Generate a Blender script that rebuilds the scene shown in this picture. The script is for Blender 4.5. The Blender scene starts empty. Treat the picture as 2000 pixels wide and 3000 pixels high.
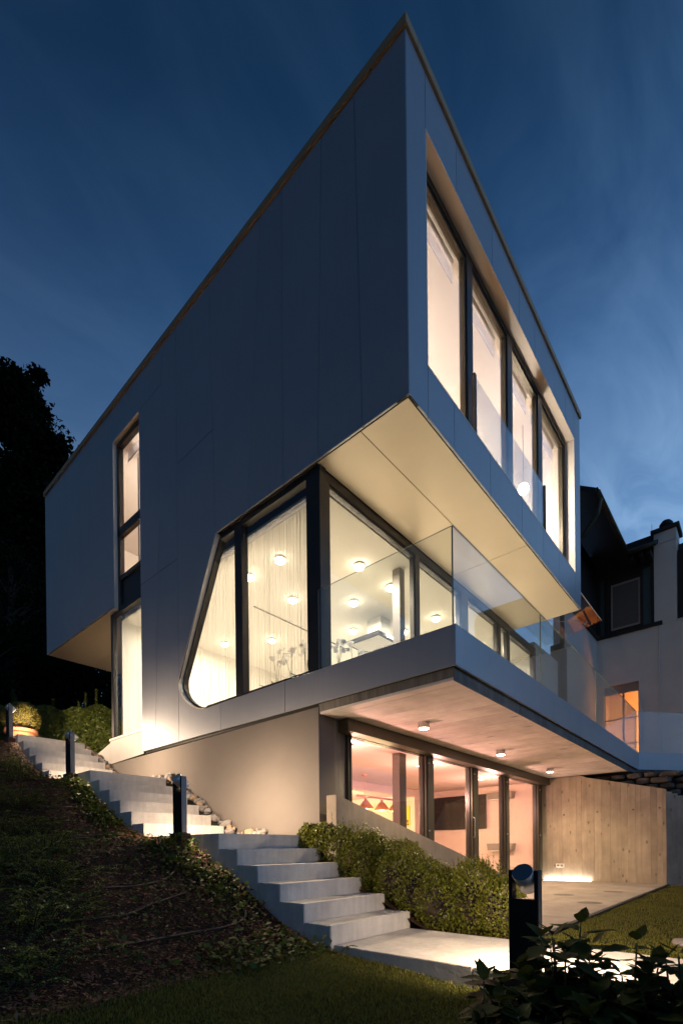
import bpy, bmesh, math, random
import numpy as np
from mathutils import Vector, Matrix
random.seed(7); RNG = np.random.default_rng(11)
sc = bpy.context.scene
COL = sc.collection

# ------------------------------------------------------------------ camera
YAW, PIT, ROLL = math.radians(40.86948), math.radians(-0.152863), math.radians(-0.605875)
CAM_H = 0.75
cd = bpy.data.cameras.new('camera'); cam = bpy.data.objects.new('camera', cd); COL.objects.link(cam)
cf = Vector((math.cos(YAW)*math.cos(PIT), math.sin(YAW)*math.cos(PIT), math.sin(PIT)))
cr = cf.cross(Vector((0, 0, 1))).normalized(); cu = cr.cross(cf)
cr, cu = math.cos(ROLL)*cr+math.sin(ROLL)*cu, -math.sin(ROLL)*cr+math.cos(ROLL)*cu
cam.matrix_world = Matrix(((cr.x, cu.x, -cf.x, 0), (cr.y, cu.y, -cf.y, 0), (cr.z, cu.z, -cf.z, CAM_H), (0, 0, 0, 1)))
cd.sensor_fit = 'HORIZONTAL'; cd.sensor_width = 36.0; cd.lens = 36.0*1446.898/2000
cd.shift_x = 1.235/2000; cd.shift_y = 992.757/2000
cd.clip_start = 0.05; cd.clip_end = 2000
sc.camera = cam

# ------------------------------------------------------------------ sky (dusk)
w = bpy.data.worlds.new('World'); sc.world = w; w.use_nodes = True
nt = w.node_tree; nt.nodes.clear()
def N(t, **k):
    n = nt.nodes.new(t)
    for a, b in k.items(): setattr(n, a, b)
    return n
def ramp_set(n, stops):
    e = n.color_ramp.elements
    while len(e) > 1: e.remove(e[-1])
    e[0].position = stops[0][0]; e[0].color = (*stops[0][1], 1)
    for p, c in stops[1:]:
        q = e.new(p); q.color = (*c, 1)
out = N('ShaderNodeOutputWorld'); bg = N('ShaderNodeBackground'); bg.inputs['Strength'].default_value = 1.0
tc = N('ShaderNodeTexCoord'); sep = N('ShaderNodeSeparateXYZ')
nt.links.new(tc.outputs['Generated'], sep.inputs[0])
ramp = N('ShaderNodeValToRGB')
ramp_set(ramp, [(0.0, (.120, .240, .45)), (.3, (.120, .240, .445)), (.5, (.098, .196, .365)), (.65, (.038, .096, .218)), (.75, (.0160, .051, .128)), (.83, (.0068, .028, .075)), (1.0, (.0025, .012, .036))])
nt.links.new(sep.outputs[2], ramp.inputs[0])
# after-glow: brighter towards the sunset side (+X, a little -Y), smooth all the way round
dotn = N('ShaderNodeVectorMath', operation='DOT_PRODUCT'); dotn.inputs[1].default_value = (0.80, -0.60, 0)
nt.links.new(tc.outputs['Generated'], dotn.inputs[0])
mr0 = N('ShaderNodeMapRange'); mr0.inputs[1].default_value = -1; mr0.inputs[2].default_value = 1; mr0.interpolation_type = 'LINEAR'
nt.links.new(dotn.outputs['Value'], mr0.inputs[0])
mrr = N('ShaderNodeValToRGB'); mrr.color_ramp.interpolation = 'B_SPLINE'
ramp_set(mrr, [(0.0, (.08,)*3), (.18, (.16,)*3), (.35, (.46,)*3), (.56, (.60,)*3), (.78, (.75,)*3), (1.0, (.92,)*3)])
nt.links.new(mr0.outputs[0], mrr.inputs[0])
mr = N('ShaderNodeMath', operation='MULTIPLY'); mr.inputs[1].default_value = 1.95; nt.links.new(mrr.outputs[0], mr.inputs[0])
# thin wind-drawn cloud veils, projected on a high flat layer
dz = N('ShaderNodeMath', operation='MAXIMUM'); dz.inputs[1].default_value = .06; nt.links.new(sep.outputs[2], dz.inputs[0])
dv = N('ShaderNodeVectorMath', operation='DIVIDE'); comb = N('ShaderNodeCombineXYZ')
for i in range(3): nt.links.new(dz.outputs[0], comb.inputs[i])
nt.links.new(tc.outputs['Generated'], dv.inputs[0]); nt.links.new(comb.outputs[0], dv.inputs[1])
mp = N('ShaderNodeMapping'); mp.inputs['Rotation'].default_value = (0, 0, math.radians(-32)); mp.inputs['Scale'].default_value = (1.5, 3.8, 0)
nt.links.new(dv.outputs[0], mp.inputs[0])
nz = N('ShaderNodeTexNoise'); nz.inputs['Scale'].default_value = 1.5; nz.inputs['Detail'].default_value = 6; nz.inputs['Roughness'].default_value = .56; nz.inputs['Distortion'].default_value = .9
nt.links.new(mp.outputs[0], nz.inputs['Vector'])
cr2 = N('ShaderNodeMapRange'); cr2.inputs[1].default_value = .40; cr2.inputs[2].default_value = .66; cr2.inputs[3].default_value = 0; cr2.inputs[4].default_value = 1
nt.links.new(nz.outputs[0], cr2.inputs[0])
gl = N('ShaderNodeMapRange'); gl.inputs[1].default_value = .1; gl.inputs[2].default_value = .9; gl.inputs[3].default_value = .24; gl.inputs[4].default_value = .95
nt.links.new(dotn.outputs['Value'], gl.inputs[0])
cm = N('ShaderNodeMath', operation='MULTIPLY'); nt.links.new(cr2.outputs[0], cm.inputs[0]); nt.links.new(gl.outputs[0], cm.inputs[1])
mul = N('ShaderNodeVectorMath', operation='SCALE'); nt.links.new(ramp.outputs[0], mul.inputs[0]); nt.links.new(mr.outputs[0], mul.inputs['Scale'])
cloudc = N('ShaderNodeVectorMath', operation='MULTIPLY_ADD'); cloudc.inputs[1].default_value = (1.9, 1.58, 1.34); cloudc.inputs[2].default_value = (.010, .014, .020)
nt.links.new(mul.outputs[0], cloudc.inputs[0])
mixc = N('ShaderNodeMix', data_type='RGBA'); nt.links.new(cm.outputs[0], mixc.inputs[0]); nt.links.new(mul.outputs[0], mixc.inputs[6]); nt.links.new(cloudc.outputs[0], mixc.inputs[7])
nt.links.new(mixc.outputs[2], bg.inputs[0]); nt.links.new(bg.outputs[0], out.inputs[0])

# faint, very soft after-glow from the sunset side (the sun itself is down)
sd = bpy.data.lights.new('sun', 'SUN'); sd.energy = .02; sd.angle = math.radians(40); sd.color = (.55, .75, 1.0)
sun = bpy.data.objects.new('sun', sd); COL.objects.link(sun)
sun.rotation_euler = Vector((-.55, .62, -.45)).to_track_quat('-Z', 'Y').to_euler()

sc.view_settings.view_transform = 'Standard'; sc.view_settings.look = 'None'; sc.view_settings.exposure = 0; sc.view_settings.gamma = 1
cy = sc.cycles
cy.use_denoising = True; cy.max_bounces = 7; cy.diffuse_bounces = 4; cy.glossy_bounces = 4; cy.transmission_bounces = 4; cy.transparent_max_bounces = 16
cy.sample_clamp_indirect = 3; cy.sample_clamp_direct = 0; cy.caustics_reflective = False; cy.caustics_refractive = False; cy.blur_glossy = .5
try: cy.denoiser = 'OPENIMAGEDENOISE'; cy.denoising_input_passes = 'RGB_ALBEDO_NORMAL'
except Exception: pass

# ------------------------------------------------------------------ materials
M = {}
def mat(name, base, rough=.6, metal=0, spec=.5, var=0, vscale=4, bump=0, bscale=60, stretch=(1, 1, 1), bdist=.01, detail=5, var2=0, v2scale=40, coat=0, trans=0, seed=0):
    m = bpy.data.materials.new(name); m.use_nodes = True; t = m.node_tree; p = t.nodes['Principled BSDF']
    p.inputs['Base Color'].default_value = (*base, 1); p.inputs['Roughness'].default_value = rough; p.inputs['Metallic'].default_value = metal
    p.inputs['Specular IOR Level'].default_value = spec
    if coat: p.inputs['Coat Weight'].default_value = coat
    L = t.links.new
    tcn = t.nodes.new('ShaderNodeTexCoord'); mpn = t.nodes.new('ShaderNodeMapping'); mpn.inputs['Scale'].default_value = stretch; mpn.inputs['Location'].default_value = (seed, seed*1.7, seed*.3)
    L(tcn.outputs['Object'], mpn.inputs[0])
    col = None
    def layer(prev, scale, amt):
        n = t.nodes.new('ShaderNodeTexNoise'); n.inputs['Scale'].default_value = scale; n.inputs['Detail'].default_value = detail; n.inputs['Roughness'].default_value = .6
        L(mpn.outputs[0], n.inputs['Vector'])
        r = t.nodes.new('ShaderNodeMapRange'); r.inputs[1].default_value = .3; r.inputs[2].default_value = .7; r.inputs[3].default_value = 1-amt; r.inputs[4].default_value = 1+amt
        L(n.outputs[0], r.inputs[0])
        s = t.nodes.new('ShaderNodeVectorMath'); s.operation = 'SCALE'
        if prev is None: s.inputs[0].default_value = base
        else: L(prev, s.inputs[0])
        L(r.outputs[0], s.inputs['Scale']); return s.outputs[0]
    if var: col = layer(col, vscale, var)
    if var2: col = layer(col, v2scale, var2)
    if col is not None: L(col, p.inputs['Base Color'])
    if bump:
        n = t.nodes.new('ShaderNodeTexNoise'); n.inputs['Scale'].default_value = bscale; n.inputs['Detail'].default_value = 4
        L(mpn.outputs[0], n.inputs['Vector'])
        b = t.nodes.new('ShaderNodeBump'); b.inputs['Strength'].default_value = bump; b.inputs['Distance'].default_value = bdist
        L(n.outputs[0], b.inputs['Height']); L(b.outputs[0], p.inputs['Normal'])
    M[name] = m; return m

def emat(name, col, strength):
    m = bpy.data.materials.new(name); m.use_nodes = True; t = m.node_tree; t.nodes.clear()
    e = t.nodes.new('ShaderNodeEmission'); e.inputs[0].default_value = (*col, 1); e.inputs[1].default_value = strength
    o = t.nodes.new('ShaderNodeOutputMaterial'); t.links.new(e.outputs[0], o.inputs[0]); M[name] = m; return m

def glassmat(name, tint=(.95, .97, .96), f0=.045, gain=1.0, rough=.0, wobble=0, haze=0, hazecol=(.8, .8, .8)):
    """thin pane: transparent with a Schlick mirror layer (same for every ray)"""
    m = bpy.data.materials.new(name); m.use_nodes = True; t = m.node_tree; t.nodes.clear(); L = t.links.new
    o = t.nodes.new('ShaderNodeOutputMaterial'); tr = t.nodes.new('ShaderNodeBsdfTransparent'); tr.inputs[0].default_value = (*tint, 1)
    g = t.nodes.new('ShaderNodeBsdfGlossy'); g.inputs['Roughness'].default_value = rough; g.inputs[0].default_value = (.95, .97, 1, 1)
    geo = t.nodes.new('ShaderNodeNewGeometry'); d = t.nodes.new('ShaderNodeVectorMath'); d.operation = 'DOT_PRODUCT'
    L(geo.outputs['Incoming'], d.inputs[0]); L(geo.outputs['Normal'], d.inputs[1])
    def ma(op, a, b=None):
        n = t.nodes.new('ShaderNodeMath'); n.operation = op
        for i, x in enumerate((a, b)):
            if x is None: continue
            if isinstance(x, (int, float)): n.inputs[i].default_value = x
            else: L(x, n.inputs[i])
        return n.outputs[0]
    c = ma('ABSOLUTE', d.outputs['Value']); om = ma('SUBTRACT', 1.0, c); p5 = ma('POWER', om, 5.0)
    fr = ma('ADD', ma('MULTIPLY', p5, (1-f0)*gain), f0)
    fr = ma('MINIMUM', fr, 1.0)
    if wobble:
        n = t.nodes.new('ShaderNodeTexNoise'); n.inputs['Scale'].default_value = 1.3; n.inputs['Detail'].default_value = 1
        tcn = t.nodes.new('ShaderNodeTexCoord'); L(tcn.outputs['Object'], n.inputs['Vector'])
        b = t.nodes.new('ShaderNodeBump'); b.inputs['Strength'].default_value = wobble; b.inputs['Distance'].default_value = .02; L(n.outputs[0], b.inputs['Height']); L(b.outputs[0], g.inputs['Normal'])
    mx = t.nodes.new('ShaderNodeMixShader'); L(fr, mx.inputs[0]); L(tr.outputs[0], mx.inputs[1]); L(g.outputs[0], mx.inputs[2])
    last = mx.outputs[0]
    if haze:
        df = t.nodes.new('ShaderNodeBsdfTranslucent'); df.inputs[0].default_value = (*hazecol, 1)
        df2 = t.nodes.new('ShaderNodeBsdfDiffuse'); df2.inputs[0].default_value = (*hazecol, 1)
        a = t.nodes.new('ShaderNodeMixShader'); a.inputs[0].default_value = .5; L(df.outputs[0], a.inputs[1]); L(df2.outputs[0], a.inputs[2])
        h = t.nodes.new('ShaderNodeMixShader'); h.inputs[0].default_value = haze; L(last, h.inputs[1]); L(a.outputs[0], h.inputs[2]); last = h.outputs[0]
    L(last, o.inputs[0]); M[name] = m; return m

def leafmat(name, base, var=.35, rough=.45, tl=.35, spec=.4):
    """leaf: principled with colour varying from leaf to leaf plus light passing through"""
    m = bpy.data.materials.new(name); m.use_nodes = True; t = m.node_tree; p = t.nodes['Principled BSDF']; L = t.links.new
    g = t.nodes.new('ShaderNodeNewGeometry'); r = t.nodes.new('ShaderNodeMapRange'); r.inputs[3].default_value = 1-var; r.inputs[4].default_value = 1+var
    L(g.outputs['Random Per Island'], r.inputs[0])
    s = t.nodes.new('ShaderNodeVectorMath'); s.operation = 'SCALE'; s.inputs[0].default_value = base; L(r.outputs[0], s.inputs['Scale'])
    hs = t.nodes.new('ShaderNodeHueSaturation'); hr = t.nodes.new('ShaderNodeMapRange'); hr.inputs[3].default_value = .47; hr.inputs[4].default_value = .525
    wn = t.nodes.new('ShaderNodeTexWhiteNoise'); wn.noise_dimensions = '1D'; L(g.outputs['Random Per Island'], wn.inputs['W']); L(wn.outputs['Value'], hr.inputs[0])
    L(hr.outputs[0], hs.inputs['Hue']); L(s.outputs[0], hs.inputs['Color'])
    L(hs.outputs[0], p.inputs['Base Color']); p.inputs['Roughness'].default_value = rough; p.inputs['Specular IOR Level'].default_value = spec
    tr = t.nodes.new('ShaderNodeBsdfTranslucent'); L(hs.outputs[0], tr.inputs[0])
    mx = t.nodes.new('ShaderNodeMixShader'); mx.inputs[0].default_value = tl; L(p.outputs[0], mx.inputs[1]); L(tr.outputs[0], mx.inputs[2])
    L(mx.outputs[0], t.nodes['Material Output'].inputs[0]); M[name] = m; return m

def concretemat(name, base, streak=.18, board=False, rough=.75, knots=0, axis='Z'):
    """cast concrete: blotches, pour streaks down the form, pin holes, faint relief"""
    m = bpy.data.materials.new(name); m.use_nodes = True; t = m.node_tree; p = t.nodes['Principled BSDF']; L = t.links.new
    tcn = t.nodes.new('ShaderNodeTexCoord'); oi = t.nodes.new('ShaderNodeObjectInfo')
    off = t.nodes.new('ShaderNodeVectorMath'); off.operation = 'SCALE'; off.inputs[0].default_value = (13.1, 7.7, 3.3); L(oi.outputs['Random'], off.inputs['Scale'])
    ad = t.nodes.new('ShaderNodeVectorMath'); L(tcn.outputs['Object'], ad.inputs[0])
    if board: L(off.outputs[0], ad.inputs[1])
    else: ad.inputs[1].default_value = (0, 0, 0)
    def noise(scale, stretch, detail=5, ro=.6):
        mpn = t.nodes.new('ShaderNodeMapping'); mpn.inputs['Scale'].default_value = stretch; L(ad.outputs[0], mpn.inputs[0])
        n = t.nodes.new('ShaderNodeTexNoise'); n.inputs['Scale'].default_value = scale; n.inputs['Detail'].default_value = detail; n.inputs['Roughness'].default_value = ro; L(mpn.outputs[0], n.inputs['Vector']); return n.outputs[0]
    def rng(x, a, b, c, d):
        r = t.nodes.new('ShaderNodeMapRange'); r.inputs[1].default_value = a; r.inputs[2].default_value = b; r.inputs[3].default_value = c; r.inputs[4].default_value = d; L(x, r.inputs[0]); return r.outputs[0]
    def mulv(a, b):
        n = t.nodes.new('ShaderNodeMath'); n.operation = 'MULTIPLY'; L(a, n.inputs[0]); L(b, n.inputs[1]); return n.outputs[0]
    st = {'Z': (1, 1, .06), 'Y': (1, .05, 1), 'X': (.06, 1, 1)}[axis]
    f = mulv(rng(noise(2.2, (1, 1, 1)), .3, .7, .80, 1.16), rng(noise(.9, (1, 1, 1), 7, .7), .42, .7, 1.0, .80))
    f = mulv(f, rng(noise(16, st), .3, .7, 1-streak, 1+streak))
    f = mulv(f, rng(noise(55, (1, 1, 1), 2), .66, .76, 1, .62))
    if board: f = mulv(f, rng(oi.outputs['Random'], 0, 1, .93, 1.06))
    if knots:
        v = t.nodes.new('ShaderNodeTexVoronoi'); v.inputs['Scale'].default_value = knots
        mpn = t.nodes.new('ShaderNodeMapping'); mpn.inputs['Scale'].default_value = {'Z': (1, 1, .5), 'Y': (1, .5, 1), 'X': (.5, 1, 1)}[axis]; L(ad.outputs[0], mpn.inputs[0]); L(mpn.outputs[0], v.inputs['Vector'])
        f = mulv(f, rng(v.outputs['Distance'], .05, .15, .45, 1))
    s = t.nodes.new('ShaderNodeVectorMath'); s.operation = 'SCALE'; s.inputs[0].default_value = base; L(f, s.inputs['Scale']); L(s.outputs[0], p.inputs['Base Color'])
    p.inputs['Roughness'].default_value = rough; p.inputs['Specular IOR Level'].default_value = .35
    b = t.nodes.new('ShaderNodeBump'); b.inputs['Strength'].default_value = .35; b.inputs['Distance'].default_value = .006; L(noise(45, st if board else (1, 1, 1), 4), b.inputs['Height']); L(b.outputs[0], p.inputs['Normal'])
    M[name] = m; return m

mat('panel', (.395, .415, .455), rough=.30, metal=.18, spec=.5, var=.04, vscale=1.2, bump=.07, bscale=1.6, bdist=.015)
def panel_tweak(m):
    t = m.node_tree; p = t.nodes['Principled BSDF']; L = t.links.new; src = p.inputs['Base Color'].links[0].from_socket
    oi = t.nodes.new('ShaderNodeObjectInfo'); tcn = t.nodes.new('ShaderNodeTexCoord'); mp_ = t.nodes.new('ShaderNodeMapping'); mp_.inputs['Scale'].default_value = (9, 9, .35); L(tcn.outputs['Object'], mp_.inputs[0])
    n = t.nodes.new('ShaderNodeTexNoise'); n.inputs['Scale'].default_value = 2.0; n.inputs['Detail'].default_value = 6; L(mp_.outputs[0], n.inputs['Vector'])
    def rg(x, a, b, c, d):
        q = t.nodes.new('ShaderNodeMapRange'); q.inputs[1].default_value = a; q.inputs[2].default_value = b; q.inputs[3].default_value = c; q.inputs[4].default_value = d; L(x, q.inputs[0]); return q.outputs[0]
    mu = t.nodes.new('ShaderNodeMath'); mu.operation = 'MULTIPLY'; L(rg(oi.outputs['Random'], 0, 1, .965, 1.03), mu.inputs[0]); L(rg(n.outputs[0], .35, .75, 1.01, .975), mu.inputs[1])
    sc_ = t.nodes.new('ShaderNodeVectorMath'); sc_.operation = 'SCALE'; L(src, sc_.inputs[0]); L(mu.outputs[0], sc_.inputs['Scale']); L(sc_.outputs[0], p.inputs['Base Color'])
    ad = t.nodes.new('ShaderNodeMath'); L(rg(oi.outputs['Random'], 0, 1, .30, .36), ad.inputs[0]); L(rg(n.outputs[0], .3, .7, -.01, .02), ad.inputs[1]); L(ad.outputs[0], p.inputs['Roughness'])
panel_tweak(M['panel'])
mat('trim', (.80, .74, .66), rough=.45)
mat('soffit_paint', (.84, .71, .52), rough=.38, metal=.15, var=.03, vscale=1.5)
mat('roof_cap', (.46, .29, .15), rough=.5, metal=.2)  # brown base stands in for warm light reaching the capping from below
mat('backing', (.02, .02, .022), rough=.9)
mat('frame', (.030, .028, .027), rough=.38, metal=.3, var=.08, vscale=3)
mat('bronze', (.080, .072, .050), rough=.42, metal=.45, var=.06, vscale=3)
mat('gasket', (.012, .012, .012), rough=.6)
mat('stucco', (.165, .148, .134), rough=.92, spec=.2, var=.06, vscale=1.3, var2=.05, v2scale=120, bump=.7, bscale=190, bdist=.006)
mat('plinth', (.40, .385, .37), rough=.5, metal=.2, var=.04)
mat('white_paint', (.80, .77, .71), rough=.85, spec=.3)
mat('warm_paint', (.82, .77, .71), rough=.85, spec=.3)
mat('pink_lit_paint', (.80, .62, .56), rough=.85, spec=.3)  # pink of the room's light put into the base colour
mat('wood_floor', (.25, .15, .08), rough=.4, var=.2, vscale=6, stretch=(1, 12, 1))
mat('dark_column', (.10, .085, .075), rough=.5)
concretemat('concrete', (.58, .56, .53), streak=.10)
concretemat('concrete_side', (.40, .395, .385), streak=.10)
concretemat('concrete_warm', (.27, .225, .18), streak=.08)
concretemat('concrete_dark', (.16, .15, .135), streak=.35)
concretemat('board_wall', (.38, .325, .25), streak=.11, board=True, knots=5.5)
concretemat('board_soffit', (.72, .65, .585), streak=.08, board=True, axis='Y', knots=3.2)
concretemat('paving', (.36, .325, .28), streak=.05, board=True)
mat('terrace_tile', (.70, .66, .58), rough=.5, var=.05)
mat('steel', (.55, .55, .55), rough=.28, metal=1, var=.06, vscale=20, stretch=(1, 1, 20))
mat('galv', (.72, .72, .72), rough=.42, metal=.5, var=.12, vscale=25)
mat('blue_steel', (.45, .46, .48), rough=.22, metal=1)
mat('bollard_dark', (.010, .0095, .009), rough=.6, spec=.25)
mat('bollard_lit_side', (.16, .165, .17), rough=.35, metal=.6)  # paler than the post: light on its side put into the colour
mat('rust_base', (.07, .035, .02), rough=.8, var=.3, vscale=30)
mat('plastic_white', (.75, .74, .70), rough=.4)
mat('black_gloss', (.010, .010, .011), rough=.12)
mat('black_matt', (.016, .015, .014), rough=.7)
mat('stone', (.25, .235, .225), rough=.85, var=.25, vscale=9, bump=.5, bscale=40)
mat('stone_warm', (.33, .23, .15), rough=.85, var=.25, vscale=9, bump=.5, bscale=40)
mat('wall_stone', (.10, .09, .08), rough=.9, var=.35, vscale=5, bump=.8, bscale=25, bdist=.02)
mat('mulch', (.060, .033, .021), rough=.95, spec=.15, var=.45, vscale=40, bump=1, bscale=90, bdist=.02)
mat('soil', (.035, .028, .020), rough=.95, var=.4, vscale=30, bump=.8, bscale=60, bdist=.02)
mat('lawn_base', (.030, .042, .012), rough=.95, spec=.1, var=.3, vscale=8, var2=.4, v2scale=120, bump=.8, bscale=200, bdist=.02)
mat('render_old', (.72, .66, .60), rough=.92, spec=.2, var=.08, vscale=.8, var2=.04, v2scale=60, bump=.3, bscale=140, bdist=.005)
mat('timber_dark', (.022, .014, .010), rough=.7, var=.3, vscale=8, stretch=(1, 1, .2))
mat('roof_tile', (.035, .032, .032), rough=.75, var=.3, vscale=12)
mat('copper_pipe', (.075, .060, .035), rough=.5, metal=.5, var=.3, vscale=6)
mat('blind', (.12, .105, .095), rough=.8)
mat('old_frame', (.30, .25, .22), rough=.7)
mat('old_glass', (.06, .09, .085), rough=.25)
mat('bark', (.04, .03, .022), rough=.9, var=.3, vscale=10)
mat('hose', (.085, .042, .025), rough=.5)
mat('terracotta', (.42, .16, .075), rough=.8, var=.15)
mat('stem_green', (.06, .09, .03), rough=.6)
leafmat('petal', (.62, .60, .57), rough=.6, tl=.35, var=.12)
mat('copper', (.75, .38, .24), rough=.3, metal=.8)
mat('picture_yellow', (.85, .60, .03), rough=.6)
mat('picture_white', (.85, .82, .75), rough=.6)
mat('grey_plastic', (.23, .20, .18), rough=.5)
mat('filter', (.62, .60, .56), rough=.4, metal=.3)
leafmat('string', (.68, .64, .57), rough=.7, tl=.25, var=.3)
leafmat('box_leaf', (.12, .135, .016), rough=.4, tl=.3)
leafmat('ivy_leaf', (.085, .115, .022), rough=.45, tl=.25)
leafmat('cover_leaf', (.070, .100, .020), rough=.55, tl=.3, spec=.2)
leafmat('shrub_leaf', (.17, .21, .026), rough=.42, tl=.25)
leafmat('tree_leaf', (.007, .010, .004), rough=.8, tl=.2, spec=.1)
leafmat('grass_blade', (.15, .15, .022), rough=.6, tl=.3, var=.45)
leafmat('hydrangea_leaf', (.040, .062, .012), rough=.65, tl=.35, var=.25, spec=.12)
leafmat('chip', (.17, .078, .042), rough=.75, tl=0, var=.6, spec=.3)
leafmat('orchid_leaf', (.04, .07, .02), rough=.35, tl=.15)
leafmat('topiary_leaf', (.15, .135, .025), rough=.45, tl=.3)
glassmat('window_glass', tint=(.93, .94, .92), f0=.05)
glassmat('rail_glass', tint=(.945, .965, .958), f0=.05, gain=1.3, haze=.012, hazecol=(.75, .78, .75))
glassmat('old_pane', tint=(.80, .78, .72), f0=.06, wobble=.25)
M['glass_edge'] = mat('glass_edge', (.16, .19, .15), rough=.25, spec=.6)
glassmat('sheer', tint=(.90, .90, .95), f0=.0, gain=0, haze=.30, hazecol=(.92, .92, .95))
emat('lamp_warm', (1.0, .80, .55), 38)
emat('lamp_mid', (1.0, .86, .62), 45)
emat('lamp_led', (1.0, .84, .68), 12)
emat('lamp_pool', (1.0, .80, .42), 14)
emat('lamp_bollard', (1.0, .78, .55), 20)

# ------------------------------------------------------------------ helpers
def tag(o, label=None, cat=None, group=None, kind=None):
    for k, v in (('label', label), ('category', cat), ('group', group), ('kind', kind)):
        if v: o[k] = v
    return o
def empty(name, loc, label=None, cat=None, group=None, rz=0):
    o = bpy.data.objects.new(name, None); COL.objects.link(o); o.location = loc; o.rotation_euler = (0, 0, rz); o.empty_display_size = .1
    return tag(o, label, cat, group)
def rootloc(p):
    v = Vector((0, 0, 0))
    while p is not None: v += p.location; p = p.parent
    return v
class B:
    def __init__(s): s.v = []; s.f = []
    def add(s, v, f):
        k = len(s.v); s.v += [tuple(x) for x in v]; s.f += [tuple(i+k for i in q) for q in f]; return s
    def box(s, x0, x1, y0, y1, z0, z1):
        return s.add([(x0, y0, z0), (x1, y0, z0), (x1, y1, z0), (x0, y1, z0), (x0, y0, z1), (x1, y0, z1), (x1, y1, z1), (x0, y1, z1)],
                     [(0, 3, 2, 1), (4, 5, 6, 7), (0, 1, 5, 4), (1, 2, 6, 5), (2, 3, 7, 6), (3, 0, 4, 7)])
    def prism(s, poly, ax, a, b):
        n = len(poly)
        def P(q, c): return (c, q[0], q[1]) if ax == 'X' else (q[0], c, q[1]) if ax == 'Y' else (q[0], q[1], c)
        v = [P(q, a) for q in poly]+[P(q, b) for q in poly]
        return s.add(v, [tuple(range(n-1, -1, -1)), tuple(range(n, 2*n))]+[(i, (i+1) % n, n+(i+1) % n, n+i) for i in range(n)])
    def tube(s, pts, r, n=8):
        pts = [Vector(p) for p in pts]; rs = r if isinstance(r, (list, tuple)) else [r]*len(pts); V = []; F = []
        up = Vector((0, 0, 1))
        for i, p in enumerate(pts):
            d = (pts[min(i+1, len(pts)-1)]-pts[max(i-1, 0)]).normalized()
            a = d.cross(up if abs(d.z) < .9 else Vector((1, 0, 0))).normalized(); b = d.cross(a)
            V += [tuple(p+rs[i]*(math.cos(2*math.pi*k/n)*a+math.sin(2*math.pi*k/n)*b)) for k in range(n)]
        for i in range(len(pts)-1):
            for k in range(n): F.append((i*n+k, i*n+(k+1) % n, (i+1)*n+(k+1) % n, (i+1)*n+k))
        F += [tuple(range(n-1, -1, -1)), tuple(range((len(pts)-1)*n, len(pts)*n))]
        return s.add(V, F)
    def cyl(s, c0, c1, r0, r1=None, n=20): return s.tube([c0, c1], [r0, r0 if r1 is None else r1], n)
    def lathe(s, c, prof, n=20):
        V = []; F = []
        for r, z in prof: V += [(c[0]+r*math.cos(2*math.pi*k/n), c[1]+r*math.sin(2*math.pi*k/n), c[2]+z) for k in range(n)]
        for i in range(len(prof)-1):
            for k in range(n): F.append((i*n+k, i*n+(k+1) % n, (i+1)*n+(k+1) % n, (i+1)*n+k))
        F += [tuple(range(n-1, -1, -1)), tuple(range((len(prof)-1)*n, len(prof)*n))]
        return s.add(V, F)
    def mesh(s, name, off=(0, 0, 0), bevel=0, smooth=False, seg=1):
        me = bpy.data.meshes.new(name)
        me.from_pydata([(x-off[0], y-off[1], z-off[2]) for x, y, z in s.v], [], s.f)
        bm = bmesh.new(); bm.from_mesh(me); bmesh.ops.recalc_face_normals(bm, faces=bm.faces)
        if bevel: bmesh.ops.bevel(bm, geom=bm.edges[:], offset=bevel, segments=seg, affect='EDGES', clamp_overlap=True)
        bm.to_mesh(me); bm.free()
        if smooth:
            for p in me.polygons: p.use_smooth = True
        return me
    def done(s, name, m, parent=None, label=None, cat=None, group=None, kind=None, bevel=0, smooth=False, seg=1):
        off = rootloc(parent) if parent is not None else Vector((0, 0, 0))
        me = s.mesh(name, off, bevel, smooth, seg); me.materials.append(M[m])
        o = bpy.data.objects.new(name, me); COL.objects.link(o)
        if parent is not None: o.parent = parent
        return tag(o, label, cat, group, kind)
def box(name, m, parent, *d, **k): return B().box(*d).done(name, m, parent, **k)
def fast(name, V, F, m, parent=None, kind=None, label=None, cat=None, group=None, smooth=False):
    """numpy mesh; F is (n,k)"""
    V = np.asarray(V, np.float32).copy(); F = np.asarray(F, np.int32); k = F.shape[1]
    if parent is not None: V -= np.array(rootloc(parent), np.float32)
    me = bpy.data.meshes.new(name); me.vertices.add(len(V)); me.vertices.foreach_set('co', V.ravel())
    me.loops.add(F.size); me.loops.foreach_set('vertex_index', F.ravel())
    me.polygons.add(len(F)); me.polygons.foreach_set('loop_start', np.arange(0, F.size, k, dtype=np.int32))
    me.update(calc_edges=True); me.materials.append(M[m])
    if smooth: me.polygons.foreach_set('use_smooth', np.ones(len(F), bool))
    o = bpy.data.objects.new(name, me); COL.objects.link(o)
    if parent is not None: o.parent = parent
    return tag(o, label, cat, group, kind)
def inset(poly, d):
    """shrink a simple polygon by d on every side"""
    n = len(poly); A = sum(poly[i][0]*poly[(i+1) % n][1]-poly[(i+1) % n][0]*poly[i][1] for i in range(n)); sg = 1 if A > 0 else -1
    o = []
    for i in range(n):
        p0, p1, p2 = Vector(poly[i-1]), Vector(poly[i]), Vector(poly[(i+1) % n])
        a = (p1-p0).normalized(); b = (p2-p1).normalized(); na = Vector((-a.y, a.x))*sg; nb = Vector((-b.y, b.x))*sg
        k = na+nb; q = p1+k*(d/max(.25, 1+na.dot(nb))); o.append((q.x, q.y))
    return o
def unit(v): return v/np.maximum(np.linalg.norm(v, axis=-1, keepdims=True), 1e-9)
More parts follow.
